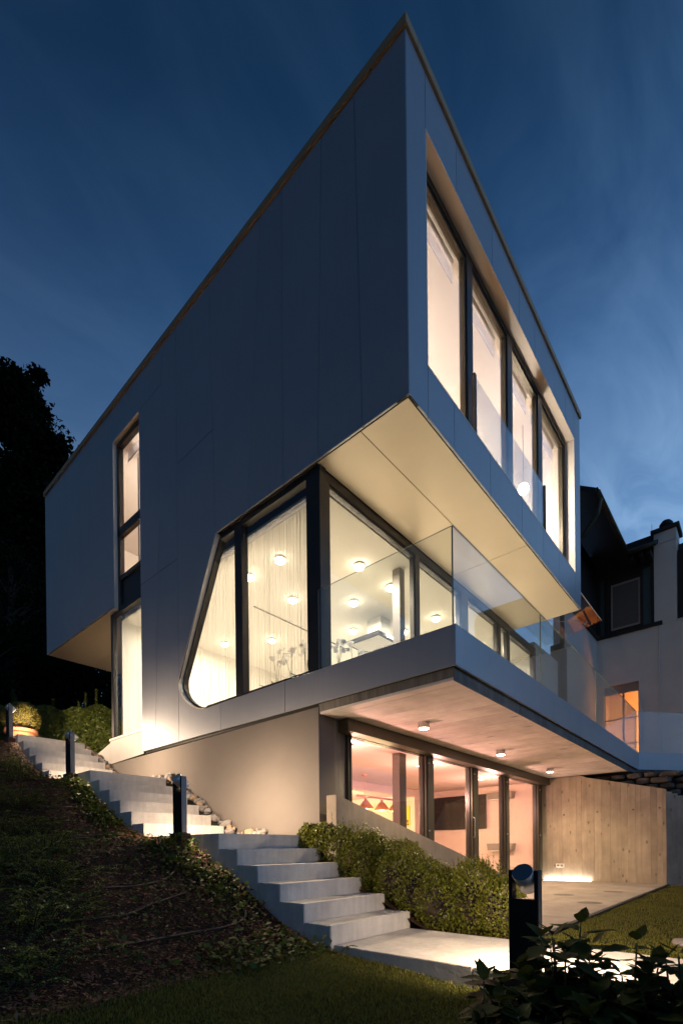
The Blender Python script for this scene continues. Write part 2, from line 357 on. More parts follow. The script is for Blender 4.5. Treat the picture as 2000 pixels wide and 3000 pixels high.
def leaves(P, D, Nn, L, W, fold=.25):
    """leaf blades: base P, along D, facing Nn; six-sided pointed shape, two quads folded along the rib"""
    P = np.asarray(P, float); n = len(P); D = unit(D); S = unit(np.cross(D, Nn)); U = unit(np.cross(S, D))
    L = np.broadcast_to(np.asarray(L, float).reshape(-1, 1), (n, 1)); W = np.broadcast_to(np.asarray(W, float).reshape(-1, 1), (n, 1))
    V = np.stack([P, P+D*L*.5+S*W*.5+U*W*fold, P+D*L, P+D*L*.5-S*W*.5+U*W*fold], 1).reshape(-1, 3)
    i = np.arange(n)[:, None]*4
    return V, np.hstack([i, i+1, i+2, i+3])
def rdir(n): return unit(RNG.normal(size=(n, 3)))
def light(name, typ, loc, energy, color, parent=None, size=.1, direction=None, spot=None, blend=.5, spread=None):
    d = bpy.data.lights.new(name, typ); d.energy = energy; d.color = color
    if typ == 'AREA':
        d.shape = 'DISK'; d.size = size
        if spread: d.spread = spread
    else: d.shadow_soft_size = size
    if typ == 'SPOT': d.spot_size = spot; d.spot_blend = blend
    o = bpy.data.objects.new(name, d); COL.objects.link(o)
    off = rootloc(parent) if parent is not None else Vector((0, 0, 0))
    o.location = Vector(loc)-off
    if direction is not None: o.rotation_euler = Vector(direction).to_track_quat('-Z', 'Y').to_euler()
    if parent is not None: o.parent = parent
    return o

X0, YR = 4.613, 2.941            # outer planes of the side wall and of the front
ZS, ZC, ZT = 5.73, 9.72, 9.83    # overhang soffit, cladding top, roof edge
ZB, ZP = 2.63, 3.06              # cladding bottom, parapet top
Z0 = -.1                         # patio level

# ================================================================== SETTING: ground
def smooth(a, b, x):
    t = np.clip((np.asarray(x, float)-a)/(b-a), 0, 1); return t*t*(3-2*t)
def g_slope(X, Y):
    """planted slope left of the stairs (follows the three flights)"""
    X = np.asarray(X, float); Y = np.asarray(Y, float)
    s = np.interp(Y, [-9, 1.5, 2.8, 3.1, 3.4, 3.75, 4.3, 4.75, 5.15, 5.9, 6.25, 6.9, 7.9, 8.5, 9.3, 9.65, 10.3, 11.2, 12, 16, 40, 90],
                  [-.30, -.25, -.16, -.13, -.02, .17, .46, .66, .86, .91, .93, 1.18, 1.72, 1.93, 2.0, 2.05, 2.35, 2.9, 3.05, 3.3, 9, 16])
    low = np.clip(3.2-X, 0, 6)
    return np.maximum(s-.10*low*smooth(2.8, 5, Y)*(1+.25*low), -.32)
def grid(x0, x1, y0, y1, nx, ny, zf):
    xs = np.linspace(x0, x1, nx); ys = np.linspace(y0, y1, ny); Xg, Yg = np.meshgrid(xs, ys, indexing='ij')
    V = np.stack([Xg, Yg, zf(Xg, Yg)], -1).reshape(-1, 3); i = np.arange(nx-1)[:, None]*ny+np.arange(ny-1)[None, :]
    i = i.ravel(); return V, np.stack([i, i+ny, i+ny+1, i+1], 1)
def bumpy(X, Y, a=.02): return a*(np.sin(X*5.1+1.3*np.sin(Y*3.7))+np.sin(Y*6.3+2*np.sin(X*2.9)))*.5
B().box(-400, 400, -400, 400, -.9, -.42).done('ground', 'soil', kind='structure')
V, F = grid(-14, 3.25, -10, 3.06, 60, 60, lambda X, Y: g_slope(X, Y)+bumpy(X, Y, .012)); fast('lawn', V, F, 'lawn_base', kind='structure', smooth=True)
V, F = grid(4.44, 13.02, -14, 1.66, 60, 80, lambda X, Y: -.135+bumpy(X, Y, .008)-.03*smooth(1.2, -6, Y)); fast('lawn', V, F, 'lawn_base', kind='structure', smooth=True)
V, F = grid(-14, 3.26, 2.95, 13.5, 120, 130, lambda X, Y: g_slope(X, Y)+bumpy(X, Y, .03)*smooth(3.0, 3.4, Y)); fast('planting_bed', V, F, 'mulch', kind='structure', smooth=True)
V, F = grid(-90, 60, 13.3, 120, 60, 60, lambda X, Y: 3.05+smooth(14, 70, Y)*13+bumpy(X, Y, .05)); fast('hillside', V, F, 'soil', kind='structure', smooth=True)
V, F = grid(4.44, 6.7, 1.66, 4.14, 20, 20, lambda X, Y: -.13+.55*smooth(2.4, 4.1, Y)+bumpy(X, Y, .02)); fast('hedge_bed', V, F, 'mulch', kind='structure', smooth=True)
B().box(14.6, 60, -30, 40, -.4, 2.42).done('upper_yard', 'soil', kind='structure')

# ================================================================== THE HOUSE
house = empty('modern_house', (7.9, 7.0, Z0), 'three storey cantilevered house clad in pale metal panels, lit from inside', 'house')
GAP = .0045
def panelX(poly, x=X0, t=.028, back=True, m='panel', name='facade_panel'):
    B().prism(inset(poly, GAP), 'X', x, x+t).done(name, m, house, bevel=.0015)
    if back: B().prism(poly, 'X', x+t+.006, x+.20).done('wall_core', 'backing', house)
def panelY(poly, y=YR, t=.028, back=True, m='panel', name='facade_panel'):
    B().prism(inset(poly, GAP), 'Y', y, y+t).done(name, m, house, bevel=.0015)
    if back: B().prism(poly, 'Y', y+t+.006, y+.165).done('wall_core', 'backing', house)
def lerpy(a, za, b, zb, z): return a+(b-a)*(z-za)/(zb-za)
j1 = lambda z: lerpy(3.667, 9.7, 3.59, 5.73, z)
j2 = lambda z: lerpy(4.20, 9.7, 4.318, 5.73, z)
j3 = lambda z: lerpy(4.935, 9.7, 4.966, 5.73, z)
j4 = lambda z: lerpy(5.37, 9.7, 5.745, 5.73, z)
j5 = lambda z: lerpy(6.624, 9.7, 6.516, 5.73, z)
j6 = lambda z: lerpy(7.60, 9.7, 7.642, 2.63, z)
j7 = lambda z: lerpy(8.07, 9.6, 8.44, 2.6, z)
jl = [lambda z: 10.0, lambda z: lerpy(11.09, 9.7, 11.16, 5.73, z), lambda z: lerpy(11.62, 9.7, 11.68, 5.73, z), lambda z: lerpy(12.47, 9.7, 12.78, 5.73, z), lambda z: 13.735]
def strip(a, b, z0, z1): return [(a(z0), z0), (b(z0), z0), (b(z1), z1), (a(z1), z1)]
c0 = lambda z: YR+.002
for a, b in ((c0, j1), (j1, j2), (j2, j3), (j3, j4), (j4, j5)): panelX(strip(a, b, ZS, ZC))
SL = 8.915
panelX(strip(j5, j6, 7.38, ZC))
# rounded corner of the big side window (outline in Y,Z)
arc = [(7.628, 3.729), (7.640, 3.62), (7.618, 3.52), (7.565, 3.43), (7.50, 3.36), (7.41, 3.275), (7.32, 3.205), (7.21, 3.14), (7.09, 3.09), (6.98, 3.062), (6.87, 3.05)]
panelX([(j5(7.38), 7.38), (6.516, ZS), (7.628, 3.729), (7.640, 3.62), (j6(3.62)+.002, 3.62), (j6(7.38), 7.38)])
panelX(strip(j6, j7, 5.77, ZC)); panelX(strip(j6, j7, ZB, 5.77))
panelX([(j7(9.05), 9.05), (10.0, 9.05), (10.0, ZC), (j7(ZC), ZC)])
sl = lambda z: SL
panelX(strip(j7, sl, 5.77, 9.05)); panelX(strip(j7, sl, ZB, 5.77))
for a, b in zip(jl[:-1], jl[1:]): panelX(strip(a, b, ZS, ZC))
panelX([(j6(ZB), ZB), (6.45, ZB), (6.45, ZP-.006)]+arc[::-1][:-1]+[(j6(3.62), 3.62)])
panelX([(6.45, ZB), (4.977, ZB), (4.977, ZP), (6.45, ZP-.006)])
panelX([(4.977, ZB), (2.412, ZB), (2.412, ZP), (4.977, ZP)], back=False)
B().prism([(4.977, ZB), (2.47, ZB), (2.47, ZP), (4.977, ZP)], 'X', X0+.034, X0+.075).done('wall_core', 'backing', house)
# front panels
RX = 11.17
XW0, XW1, ZW0, ZW1 = 5.022, 10.77, 6.337, 9.06
rect = lambda a, b, c, d: [(a, c), (b, c), (b, d), (a, d)]
panelY(rect(X0+.001, XW0, ZS, ZC)); panelY(rect(XW1, RX, ZS, ZC))
for a, b in zip((XW0, 5.77, 6.845, 7.865, 8.548, 10.212), (5.77, 6.845, 7.865, 8.548, 10.212, XW1)): panelY(rect(a, b, ZW1, ZC))
for a, b in zip((XW0, 5.653, 6.712, 7.895, 8.89, 9.762), (5.653, 6.712, 7.895, 8.89, 9.762, XW1)): panelY(rect(a, b, ZS, ZW0))
# far end and rear walls, roof
box('end_wall', 'panel', house, RX-.2, RX, YR+.17, 13.7, ZS, ZC)
box('rear_wall', 'panel', house, X0+.21, RX-.205, 13.5, 13.73, ZS, ZC)
box('roof', 'roof_tile', house, X0+.21, RX-.205, YR+.17, 13.49, 9.30, ZC-.02)
# roof edge capping, in lengths
for a, b in ((YR-.03, 3.40), (3.403, 6.70), (6.703, 9.95), (9.953, 12.4), (12.403, 13.765)):
    box('roof_capping', 'roof_cap', house, X0-.032, X0+.22, a, b, ZC+.004, ZT, bevel=.004)
for a, b in ((X0+.223, 6.3), (6.303, 8.7), (8.703, RX+.03)):
    box('roof_capping', 'roof_cap', house, a, b, YR-.032, YR+.22, ZC+.004, ZT, bevel=.004)
# soffit of the front overhang (panels with open joints)
for x0, x1 in ((X0+.03, 8.2), (8.2, RX-.002)):
    for y0, y1 in ((YR+.03, 3.64), (3.64, 4.36)):
        box('soffit_panel', 'soffit_paint', house, x0+GAP, x1-GAP, y0+GAP, y1-GAP, ZS-.004, ZS+.018, bevel=.0015)
box('soffit_backing', 'backing', house, X0+.21, RX-.21, YR+.17, 4.5, ZS+.03, ZS+.16)
for x0, x1 in ((X0+.03, 5.65), (5.65, 6.7), (6.7, 8.6)):
    box('soffit_panel', 'soffit_paint', house, x0+GAP, x1-GAP, 10.32, 13.70, ZS-.004, ZS+.018, bevel=.0015)
box('soffit_backing', 'backing', house, X0+.21, 8.7, 10.3, 13.49, ZS+.03, ZS+.16)
# ---- terrace slab, parapet, soffit boards
TX1 = 13.98
for a, b in ((X0+.001, 8.55), (8.55, 11.0), (11.0, TX1)):
    B().prism(inset(rect(a, b, ZB, ZP), GAP*.6), 'Y', 2.412, 2.44).done('parapet_panel', 'panel', house, bevel=.0015)
KD = Vector((1.02, -.81)).normalized(); K0 = Vector((TX1, 2.412))
def kquad(s0, s1, off, th, z0, z1):
    n = Vector((-KD.y, KD.x)); a = K0+KD*s0+n*off; b = K0+KD*s1+n*off; c = b+n*th; d = a+n*th
    return B().prism([(a.x, a.y), (b.x, b.y), (c.x, c.y), (d.x, d.y)], 'Z', z0, z1)
kquad(.004, 4.6, 0, .028, ZB+.003, ZP).done('parapet_panel', 'panel', house, bevel=.0015)
box('terrace_slab', 'concrete_dark', house, 4.66, 13.9, 2.462, 4.385, 2.535, 2.94)
B().prism([(13.91, 2.5), (13.91+3.3, 2.5-2.6), (13.91+4.6, -.2), (17.9, 4.3), (13.91, 4.3)], 'Z', 2.55, 2.93).done('terrace_slab', 'concrete_dark', house)
for i in range(9):
    x_ = 4.68+i*1.03; box('terrace_tile', 'terrace_tile', house, x_, x_+1.024, 2.475, 4.36, 2.942, 2.965, bevel=.002)
xb = 4.665; k = 0
for wd in [.16]+[.50, .46, .44, .57, .40, .52, .41, .55, .44, .49, .58, .42, .47, .53, .46, .5, .52]:
    x1 = min(xb+wd, 13.2)
    if x1-xb < .05: break
    box('soffit_board', 'board_soffit', house, xb+.0025, x1-.0025, 2.466, 4.375, 2.500+.003*random.random(), 2.533, bevel=.003)
    xb = x1
B().box(4.662, 13.2, 2.455, 2.464, 2.492, 2.62).done('drip_edge', 'concrete_dark', house)
# ---- lower storey: rendered wall, corner pier
B().prism([(4.385, Z0-.3), (11.2, Z0-.3), (11.2, 2.5), (10.3, 2.56), (4.385, 2.595)], 'X', 4.65, 4.95).done('rendered_wall', 'stucco', house)
box('gap_strip', 'gasket', house, 4.665, 4.9, 4.39, 8.9, 2.597, 2.632)  # black strip filling the recess gap under the cladding
B().prism([(8.923, 2.60), (10.30, 2.56), (10.30, 3.035), (8.923, 3.035)], 'X', 4.632, 4.649).done('plinth_panel', 'plinth', house, bevel=.0015)
B().prism([(10.306, 2.56), (11.15, 2.54), (11.15, 2.80), (10.306, 3.0)], 'X', 4.634, 4.649).done('plinth_panel', 'plinth', house, bevel=.0015)
box('corner_pier', 'concrete_dark', house, 4.953, 5.06, 4.392, 4.7, Z0-.2, 2.49)
box('corner_pier', 'concrete_dark', house, 5.063, 5.245, 4.44, 4.7, Z0-.2, 2.49)

# ================================================================== windows
def window(name_label, loc=None):
    e = bpy.data.objects.new('window', None); COL.objects.link(e); e.parent = house; e.location = (0, 0, 0); e.empty_display_size = .1
    e['label'] = name_label; return e
def fr(win, *d, m='frame', name='frame', bev=.004): return box(name, m, win, *d, bevel=bev)
# -- big side window with one rounded corner
wl = window('big side window with slanted edge and rounded lower corner')
XF = X0+.085
# light metal reveal along the slant and the curve
rev = [(6.516, ZS)]+arc
for (a, b) in zip(rev[:-1], rev[1:]):
    A = Vector(a); Bv = Vector(b); d = (Bv-A).normalized(); n = Vector((-d.y, d.x))
    if n.x > 0: n = -n
    n = -n if n.dot(Vector((5.8, 4.4))-A) < 0 else n
    q = n*.014
    B().prism([tuple(A), tuple(Bv), tuple(Bv+q), tuple(A+q)], 'X', X0-.006, XF+.05).done('reveal', 'trim', wl)
ins = inset([(4.33, ZS), (6.516, ZS)]+arc+[(4.33, ZP-.004)], .016)
ins2 = inset(ins, .03)
for i in range(1, len(ins)-2):
    B().prism([ins[i], ins[i+1], ins2[i+1], ins2[i]], 'X', XF-.012, XF+.05).done('frame', 'frame', wl)
fr(wl, XF-.02, XF+.09, 4.335, 6.50, 5.645, ZS-.004)
fr(wl, XF-.03, XF+.09, 4.335, 6.9, ZP-.002, 3.112)
fr(wl, XF-.03, XF+.1, 5.955, 6.125, 3.113, 5.644, name='mullion')
fr(wl, XF-.035, XF+.1, 4.335, 4.585, 3.113, 5.644, name='corner_post')
glp = [(4.58, 5.65), (5.96, 5.65), (5.96, 3.105), (4.58, 3.105)]
B().prism(glp, 'X', XF+.03, XF+.042).done('pane', 'window_glass', wl)
glp = [(6.12, 5.65), (6.53, 5.65)]+[(y-.03, z+.03) for y, z in arc]+[(6.12, 3.105)]
B().prism(glp, 'X', XF+.03, XF+.042).done('pane', 'window_glass', wl)
# -- front glazing of the middle floor
wm = window('row of tall terrace windows with dark frames on the middle floor')
YM = 4.37
fr(wm, 4.705, 12.55, YM, YM+.11, 5.60, ZS-.004, name='head_frame')
fr(wm, 4.705, 12.55, YM, YM+.11, 2.945, 3.02, name='sill_frame')
fr(wm, 4.705, 4.895, YM-.004, YM+.12, 3.021, 5.599, name='corner_post')
for a, b in ((6.99, 7.12), (8.59, 8.88), (10.28, 10.42), (10.82, 10.92), (12.45, 12.55)): fr(wm, a, b, YM-.004, YM+.115, 3.021, 5.599, name='mullion')
for a, b in ((4.895, 6.99), (7.12, 8.59), (8.88, 10.28), (10.42, 10.82), (10.92, 12.45)):
    box('pane', 'window_glass', wm, a-.01, b+.01, YM+.05, YM+.062, 3.01, 5.61)
    for q in ((a, a+.022), (b-.022, b)): fr(wm, q[0], q[1], YM+.02, YM+.1, 3.021, 5.599, name='sash', bev=.002)
    fr(wm, a+.023, b-.023, YM+.02, YM+.1, 5.565, 5.599, name='sash', bev=.002)
# pale wall and dark post beyond the glazing, under the glass canopy
box('side_wall', 'render_old', house, 12.56, 14.38, 4.40, 4.6, 2.95, 5.9)
box('dark_post', 'timber_dark', house, 14.39, 14.96, 4.33, 4.6, 2.95, 6.4)
B().tube([(12.75, 4.33, 4.25), (13.5, 4.30, 4.27), (14.4, 4.31, 4.22)], .022).done('handrail', 'steel', house, smooth=True)
# -- slot window on the side
ws = window('tall slot window running past two floors on the side wall')
YA, YB2 = 8.915, 9.985
box('reveal', 'trim', ws, X0-.004, XF+.05, YB2-.004, YB2+.012, 5.70, 9.05)
box('reveal', 'trim', ws, X0-.004, XF+.05, YA, YB2-.005, 9.036, 9.048)
box('reveal', 'trim', ws, X0-.004, XF+.05, YB2+.013, 10.31, 5.690, 5.704)
for z0, z1 in ((8.93, 9.035), (7.13, 7.31), (6.24, 6.33), (5.66, 5.74)): fr(ws, XF-.015, XF+.08, YA+.002, YB2-.005, z0, z1)
fr(ws, XF-.015, XF+.08, YB2-.11, YB2-.006, 5.741, 8.929); fr(ws, XF-.015, XF+.08, YA+.002, YA+.045, 5.741, 8.929)
box('spandrel', 'frame', ws, XF+.02, XF+.04, YA+.046, YB2-.111, 5.741, 6.239)
for z0, z1 in ((7.31, 8.93), (6.33, 7.13)): box('pane', 'window_glass', ws, XF+.03, XF+.042, YA+.04, YB2-.105, z0-.005, z1+.005)
# lower, corner glazing
fr(ws, XF-.03, XF+.06, 10.20, 10.30, 3.08, 5.66, name='corner_post'); fr(ws, XF-.03, XF+.06, YA+.002, YA+.03, 3.08, 5.66)
fr(ws, XF-.03, XF+.06, YA+.031, 10.199, 5.60, 5.659)
box('sill', 'trim', ws, X0+.004, XF+.08, YA+.002, 10.31, 3.037, 3.078)
box('pane', 'window_glass', ws, XF+.01, XF+.022, YA+.03, 10.2, 3.075, 5.605)
box('pane', 'window_glass', ws, XF+.061, 6.4, 10.24, 10.252, 3.075, 5.66)
# -- upper front window band
wu = window('long recessed bedroom window band in the upper front')
YU = 3.112
for d in ((XW0, XW1, ZW1-.004, ZW1+.010), (XW0, XW1, ZW0-.010, ZW0+.004)):
    box('reveal', 'trim', wu, d[0], d[1], YR-.003, YU+.1, d[2], d[3])
box('reveal', 'trim', wu, XW1-.006, XW1+.008, YR-.003, YU+.1, ZW0+.005, ZW1-.005)
box('reveal', 'trim', wu, XW0-.008, XW0+.006, YR-.003, YU+.1, ZW0+.005, ZW1-.005)
fr(wu, XW0+.01, XW1-.01, YU, YU+.09, 8.955, ZW1-.006); fr(wu, XW0+.01, XW1-.01, YU, YU+.09, ZW0+.006, ZW0+.07)
fr(wu, XW0+.01, XW0+.07, YU, YU+.09, ZW0+.071, 8.954); fr(wu, 10.66, XW1-.01, YU, YU+.09, ZW0+.071, 8.954)
mu = ((6.38, 6.55), (7.78, 7.98), (9.17, 9.38))
for a, b in mu: fr(wu, a, b, YU-.005, YU+.1, ZW0+.071, 8.954, name='mullion')
ed = [XW0+.07]+[v for a, b in mu for v in (a, b)]+[10.66]
for i in range(4):
    box('pane', 'window_glass', wu, ed[2*i]-.01, ed[2*i+1]+.01, YU+.045, YU+.057, ZW0+.06, 8.96)
    box('sash', 'bronze', wu, ed[2*i+1]-.035, ed[2*i+1]-.002, YU+.02, YU+.1, ZW0+.072, 8.953)
    box('sash', 'bronze', wu, ed[2*i]+.001, ed[2*i+1]-.036, YU+.02, YU+.1, 8.91, 8.953)
# glass guard in front of the two middle sashes
gu = empty('french_balcony_guard', (7.9, 3.05, 6.34), 'glass guard panes with dark end bars across the upper window', 'guard')
box('guard_bar', 'frame', gu, 6.41, 6.47, 3.02, 3.07, 6.345, 7.32, bevel=.004); box('guard_bar', 'frame', gu, 9.24, 9.29, 3.02, 3.07, 6.345, 7.32, bevel=.004)
for a, b in ((6.472, 7.84), (7.86, 9.238)): box('glass_pane', 'rail_glass', gu, a, b, 3.04, 3.052, 6.36, 7.31)
# -- sliding doors of the lower floor
wd = window('wide sliding glass doors to the patio with bronze frames')
YD = 4.42
fr(wd, 5.03, 13.02, 4.20, 4.385, 2.325, 2.492, m='bronze', name='blind_box', bev=.005)
fr(wd, 5.25, 12.98, YD, YD+.1, 2.33, 2.40, m='frame', name='head_frame'); fr(wd, 5.25, 12.98, YD, YD+.1, Z0+.002, Z0+.05, m='frame', name='sill_frame')
posts = ((5.25, 5.33), (7.30, 7.56), (9.02, 9.30), (10.62, 10.86), (12.70, 12.98))
for a, b in posts: fr(wd, a, b, YD-.03, YD+.12, Z0+.051, 2.329, m='bronze', name='mullion')
for a, b in posts: fr(wd, a+.03, a+.05, YD-.045, YD-.031, Z0+.06, 2.325, m='gasket', name='blind_guide', bev=.001)
for (a, b), (c, d) in zip(posts[:-1], posts[1:]):
    box('pane', 'window_glass', wd, b-.01, c+.01, YD+.04, YD+.052, Z0+.04, 2.34)
    fr(wd, b+.001, b+.03, YD+.01, YD+.09, Z0+.051, 2.329, name='sash'); fr(wd, c-.03, c-.001, YD+.01, YD+.09, Z0+.051, 2.329, name='sash')
B().tube([(9.0, YD-.06, .95), (9.0, YD-.09, .97), (9.0, YD-.09, 1.33), (9.0, YD-.06, 1.35)], .012).done('handle', 'steel', wd, smooth=True)
for a, b in posts:
    for z in (2.2, 1.05): B().lathe((a+.055, YD-.055, z), [(.016, -.012), (.018, 0), (.016, .012)], 10).done('bolt', 'steel', wd)

# ================================================================== interiors (shells)
def shell(x0, x1, y0, y1, z0, z1, wall, ceil, floor='wood_floor', open_front=True, back=True, left=False, right=True, front=False):
    box('interior_floor', floor, house, x0, x1, y0, y1, z0-.05, z0)
    box('interior_ceiling', ceil, house, x0, x1, y0, y1, z1, z1+.04)
    if back: box('interior_wall', wall, house, x0, x1, y1-.06, y1, z0+.001, z1-.001)
    if right: box('interior_wall', wall, house, x1-.06, x1, y0, y1-.061, z0+.001, z1-.001)
    if left: box('interior_wall', wall, house, x0, x0+.05, y0, y1-.061, z0+.001, z1-.001)
    if front: box('interior_wall', wall, house, x0, x1, y0, y0+.05, z0+.001, z1-.001)
# middle floor
shell(4.83, 12.55, 4.49, 10.2, 2.99, 5.55, 'white_paint', 'white_paint', floor='white_paint')
box('ceiling_strip', 'gasket', house, 6.26, 9.0, 7.60, 7.625, 5.535, 5.549)  # thin dark strip along the ceiling
box('interior_column', 'dark_column', house, 7.05, 7.20, 4.72, 4.87, 3.0, 5.549)
box('lintel', 'white_paint', house, 4.83, 12.5, 4.485, 4.56, 5.551, 5.60)
# upper floor front room and side room
shell(4.83, 10.95, 3.23, 8.4, 6.02, 9.05, 'warm_paint', 'warm_paint', left=True)
shell(4.84, 8.2, 8.45, 13.4, 6.02, 9.05, 'warm_paint', 'warm_paint', left=False)
box('interior_wall', 'warm_paint', house, 4.84, 8.2, 8.45, 8.5, 6.03, 9.04)
box('interior_wall', 'warm_paint', house, 4.84, 4.88, 10.1, 13.3, 6.03, 9.04)
box('wardrobe_side', 'warm_paint', house, 4.95, 5.9, 9.58, 9.64, 6.03, 8.75)
# lower floor
shell(4.96, 13.02, 4.55, 11.0, Z0-.02, 2.42, 'pink_lit_paint', 'pink_lit_paint', floor='concrete_warm', left=True)
box('ceiling_drop', 'pink_lit_paint', house, 5.02, 12.0, 7.6, 7.9, 2.22, 2.419)
box('interior_wall', 'pink_lit_paint', house, 12.0, 12.95, 7.6, 7.75, Z0, 2.419)
box('interior_column', 'dark_column', house, 7.15, 7.36, 4.83, 4.98, Z0, 2.419)
box('interior_wall', 'pink_lit_paint', house, 4.96, 5.25, 4.553, 4.72, Z0, 2.419)

# ================================================================== stairs, path, patio
def flight(y0, z0, n, land_to, label, RIS):
    t = empty('concrete_stair', (3.86, y0, z0-.1), label, 'stairs', 'garden stair flights')
    for i in range(n):
        a = y0+.3305*i; b = y0+.3305*(i+1) if i < n-1 else land_to
        z = z0+RIS*(i+1)
        box('step' if i < n-1 else 'landing', 'concrete', t, 3.227, 4.50, a, b-.0005, z-.62, z, bevel=.006, seg=2)
    return t
flight(2.922, Z0, 6, 6.228, 'lowest flight of six pale concrete steps rising from the paved path', .1732)
flight(6.229, .942, 6, 9.568, 'middle flight of six concrete steps beside the lit rendered wall', .1778)
flight(9.569, 2.018, 6, 14.5, 'topmost flight of six concrete steps leading up to the ivy hedge', .181)
path = empty('garden_path', (3.86, 1.0, Z0-.15)); path['kind'] = 'structure'
ys = [2.921, 1.60, .35, -.9, -2.15, -3.4, -4.65, -5.9]
for a, b in zip(ys[:-1], ys[1:]): box('paving_slab', 'concrete', path, 3.262, 4.462, b+.004, a-.004, Z0-.17, Z0, bevel=.005, seg=2)
patio = empty('patio', (9, 3, Z0-.1)); patio['kind'] = 'structure'
xs = [4.9, 6.3, 7.7, 9.1, 10.5, 11.9, 12.98]; yy = [1.70, 2.62, 3.52, 4.41]
for i in range(len(xs)-1):
    for q in range(3):
        if xs[i+1] <= 6.4 and q == 2: pass
        box('paving_tile', 'paving', patio, xs[i]+.0035, xs[i+1]-.0035, yy[q]+.0035, yy[q+1]-.0035, Z0-.06, Z0+.001*random.random(), bevel=.0025)
box('paving_edge', 'gasket', patio, 4.9, 12.98, 1.655, 1.695, Z0-.1, Z0-.004)
for cx, cyy in ((8.1, 2.05), (10.3, 2.2), (9.2, 2.75)):
    B().lathe((cx, cyy, Z0), [(.0, .0015), (.17, .0018), (.172, .0)], 24).done('floor_lid', 'concrete_dark', patio)
# wing wall
B().prism([(4.66, Z0-.1), (11.2, Z0-.1), (11.0, -.085), (4.69, 1.435), (4.66, 1.44)], 'Y', 4.10, 4.275).done('wing_wall', 'concrete_warm', None, 'sloping concrete wing wall between box hedge and patio doors', 'wall', bevel=.006, seg=2)
# board-marked retaining wall
rw = empty('retaining_wall', (13.1, 3.0, Z0), 'board marked concrete retaining wall at the end of the patio', 'wall')
rng = random.Random(5); y = 4.47
def wtop(y): return 2.488 if y > 3.43 else 2.455-(3.43-y)*.2585
while y > 1.72:
    wd_ = rng.choice((.105, .12, .14, .16, .19, .22)); y1 = max(1.71, y-wd_); d = rng.uniform(0, .004)
    B().prism([(y1+.0012, Z0-.05), (y-.0012, Z0-.05), (y-.0012, wtop(y)), (y1+.0012, wtop(y1))], 'X', 12.985-d, 13.05).done('concrete_board', 'board_wall', rw)
    y = y1
B().prism([(1.71, Z0-.05), (4.48, Z0-.05), (4.48, 2.48), (3.43, 2.44), (1.71, 1.99)], 'X', 13.052, 13.26).done('wall_body', 'concrete_dark', rw)
d2 = Vector((1, -.8)).normalized(); p = Vector((12.985, 1.708)); ztop = 1.99
for i in range(34):
    wd_ = rng.choice((.12, .15, .18, .21)); q = p+d2*wd_; n2 = Vector((-d2.y, d2.x))*.06; zt2 = max(1.2, ztop-.25*wd_)
    v = [(p.x, p.y), (q.x-d2.x*.002, q.y-d2.y*.002), (q.x+n2.x, q.y+n2.y), (p.x+n2.x, p.y+n2.y)]
    B().prism(v, 'Z', Z0-.05, zt2).done('concrete_board', 'board_wall', rw); p = q; ztop = zt2
for yq, zq in ((3.86, 1.55), (3.10, 1.58), (2.35, 1.59), (1.83, 1.60)):
    B().cyl((12.979, yq, zq), (13.0, yq, zq), .022, n=14).done('tie_hole', 'concrete_dark', rw)
# socket and light line
so = empty('wall_socket', (12.97, 3.98, .27), 'white double power socket low on the board marked wall', 'socket')
box('cover_plate', 'plastic_white', so, 12.955, 12.9795, 3.86, 4.06, .235, .335, bevel=.004)
for yq in (3.915, 4.005): B().cyl((12.951, yq, .283), (12.9545, yq, .283), .026, n=14).done('outlet', 'grey_plastic', so)
ll = empty('floor_light_strip', (12.93, 3.8, Z0), 'glowing linear floor light at the foot of the board marked wall', 'light strip')
box('lens', 'lamp_led', ll, 12.925, 12.955, 3.24, 4.36, Z0+.001, Z0+.006)
box('channel', 'steel', ll, 12.918, 12.962, 3.235, 4.365, Z0-.02, Z0+.0035)
la = bpy.data.lights.new('strip_light', 'AREA'); la.shape = 'RECTANGLE'; la.size = 1.1; la.size_y = .03; la.energy = 9; la.color = (1, .86, .72)
lo = bpy.data.objects.new('strip_light', la); COL.objects.link(lo); lo.parent = ll; lo.location = Vector((12.94, 3.8, Z0+.012))-ll.location
lo.rotation_euler = (math.pi, 0, math.pi/2)
# dry-stone wall above, under the terrace
sw = empty('dry_stone_wall', (13.7, 2.2, 2.2), 'dark dry stone wall tucked under the terrace edge', 'wall')
rs = random.Random(9)
for row in range(4):
    yq = 3.6
    while yq > -.6:
        L_ = rs.uniform(.18, .48); h_ = rs.uniform(.11, .15); z_ = 1.96+row*.145+rs.uniform(-.02, .02)
        xq = 13.34+max(0, 2.0-yq)*.75+rs.uniform(-.03, .05)
        bm = bmesh.new(); bmesh.ops.create_icosphere(bm, subdivisions=2, radius=1)
        for vv in bm.verts:
            c = vv.co; c.x = math.copysign(abs(c.x)**.6, c.x); c.y = math.copysign(abs(c.y)**.5, c.y); c.z = math.copysign(abs(c.z)**.5, c.z)
            c *= 1+rs.uniform(-.1, .1)
            vv.co = Vector((xq+c.x*.16, yq-L_/2+c.y*L_*.5, z_+c.z*h_*.52))
        me = bpy.data.meshes.new('stone'); 
        for vv in bm.verts: vv.co -= sw.location
        bm.to_mesh(me); bm.free(); me.materials.append(M['wall_stone']); o = bpy.data.objects.new('stone', me); COL.objects.link(o); o.parent = sw
        yq -= L_+.015
box('wall_body', 'black_matt', sw, 13.45, 13.6, 2.0, 3.7, 1.8, 2.5)

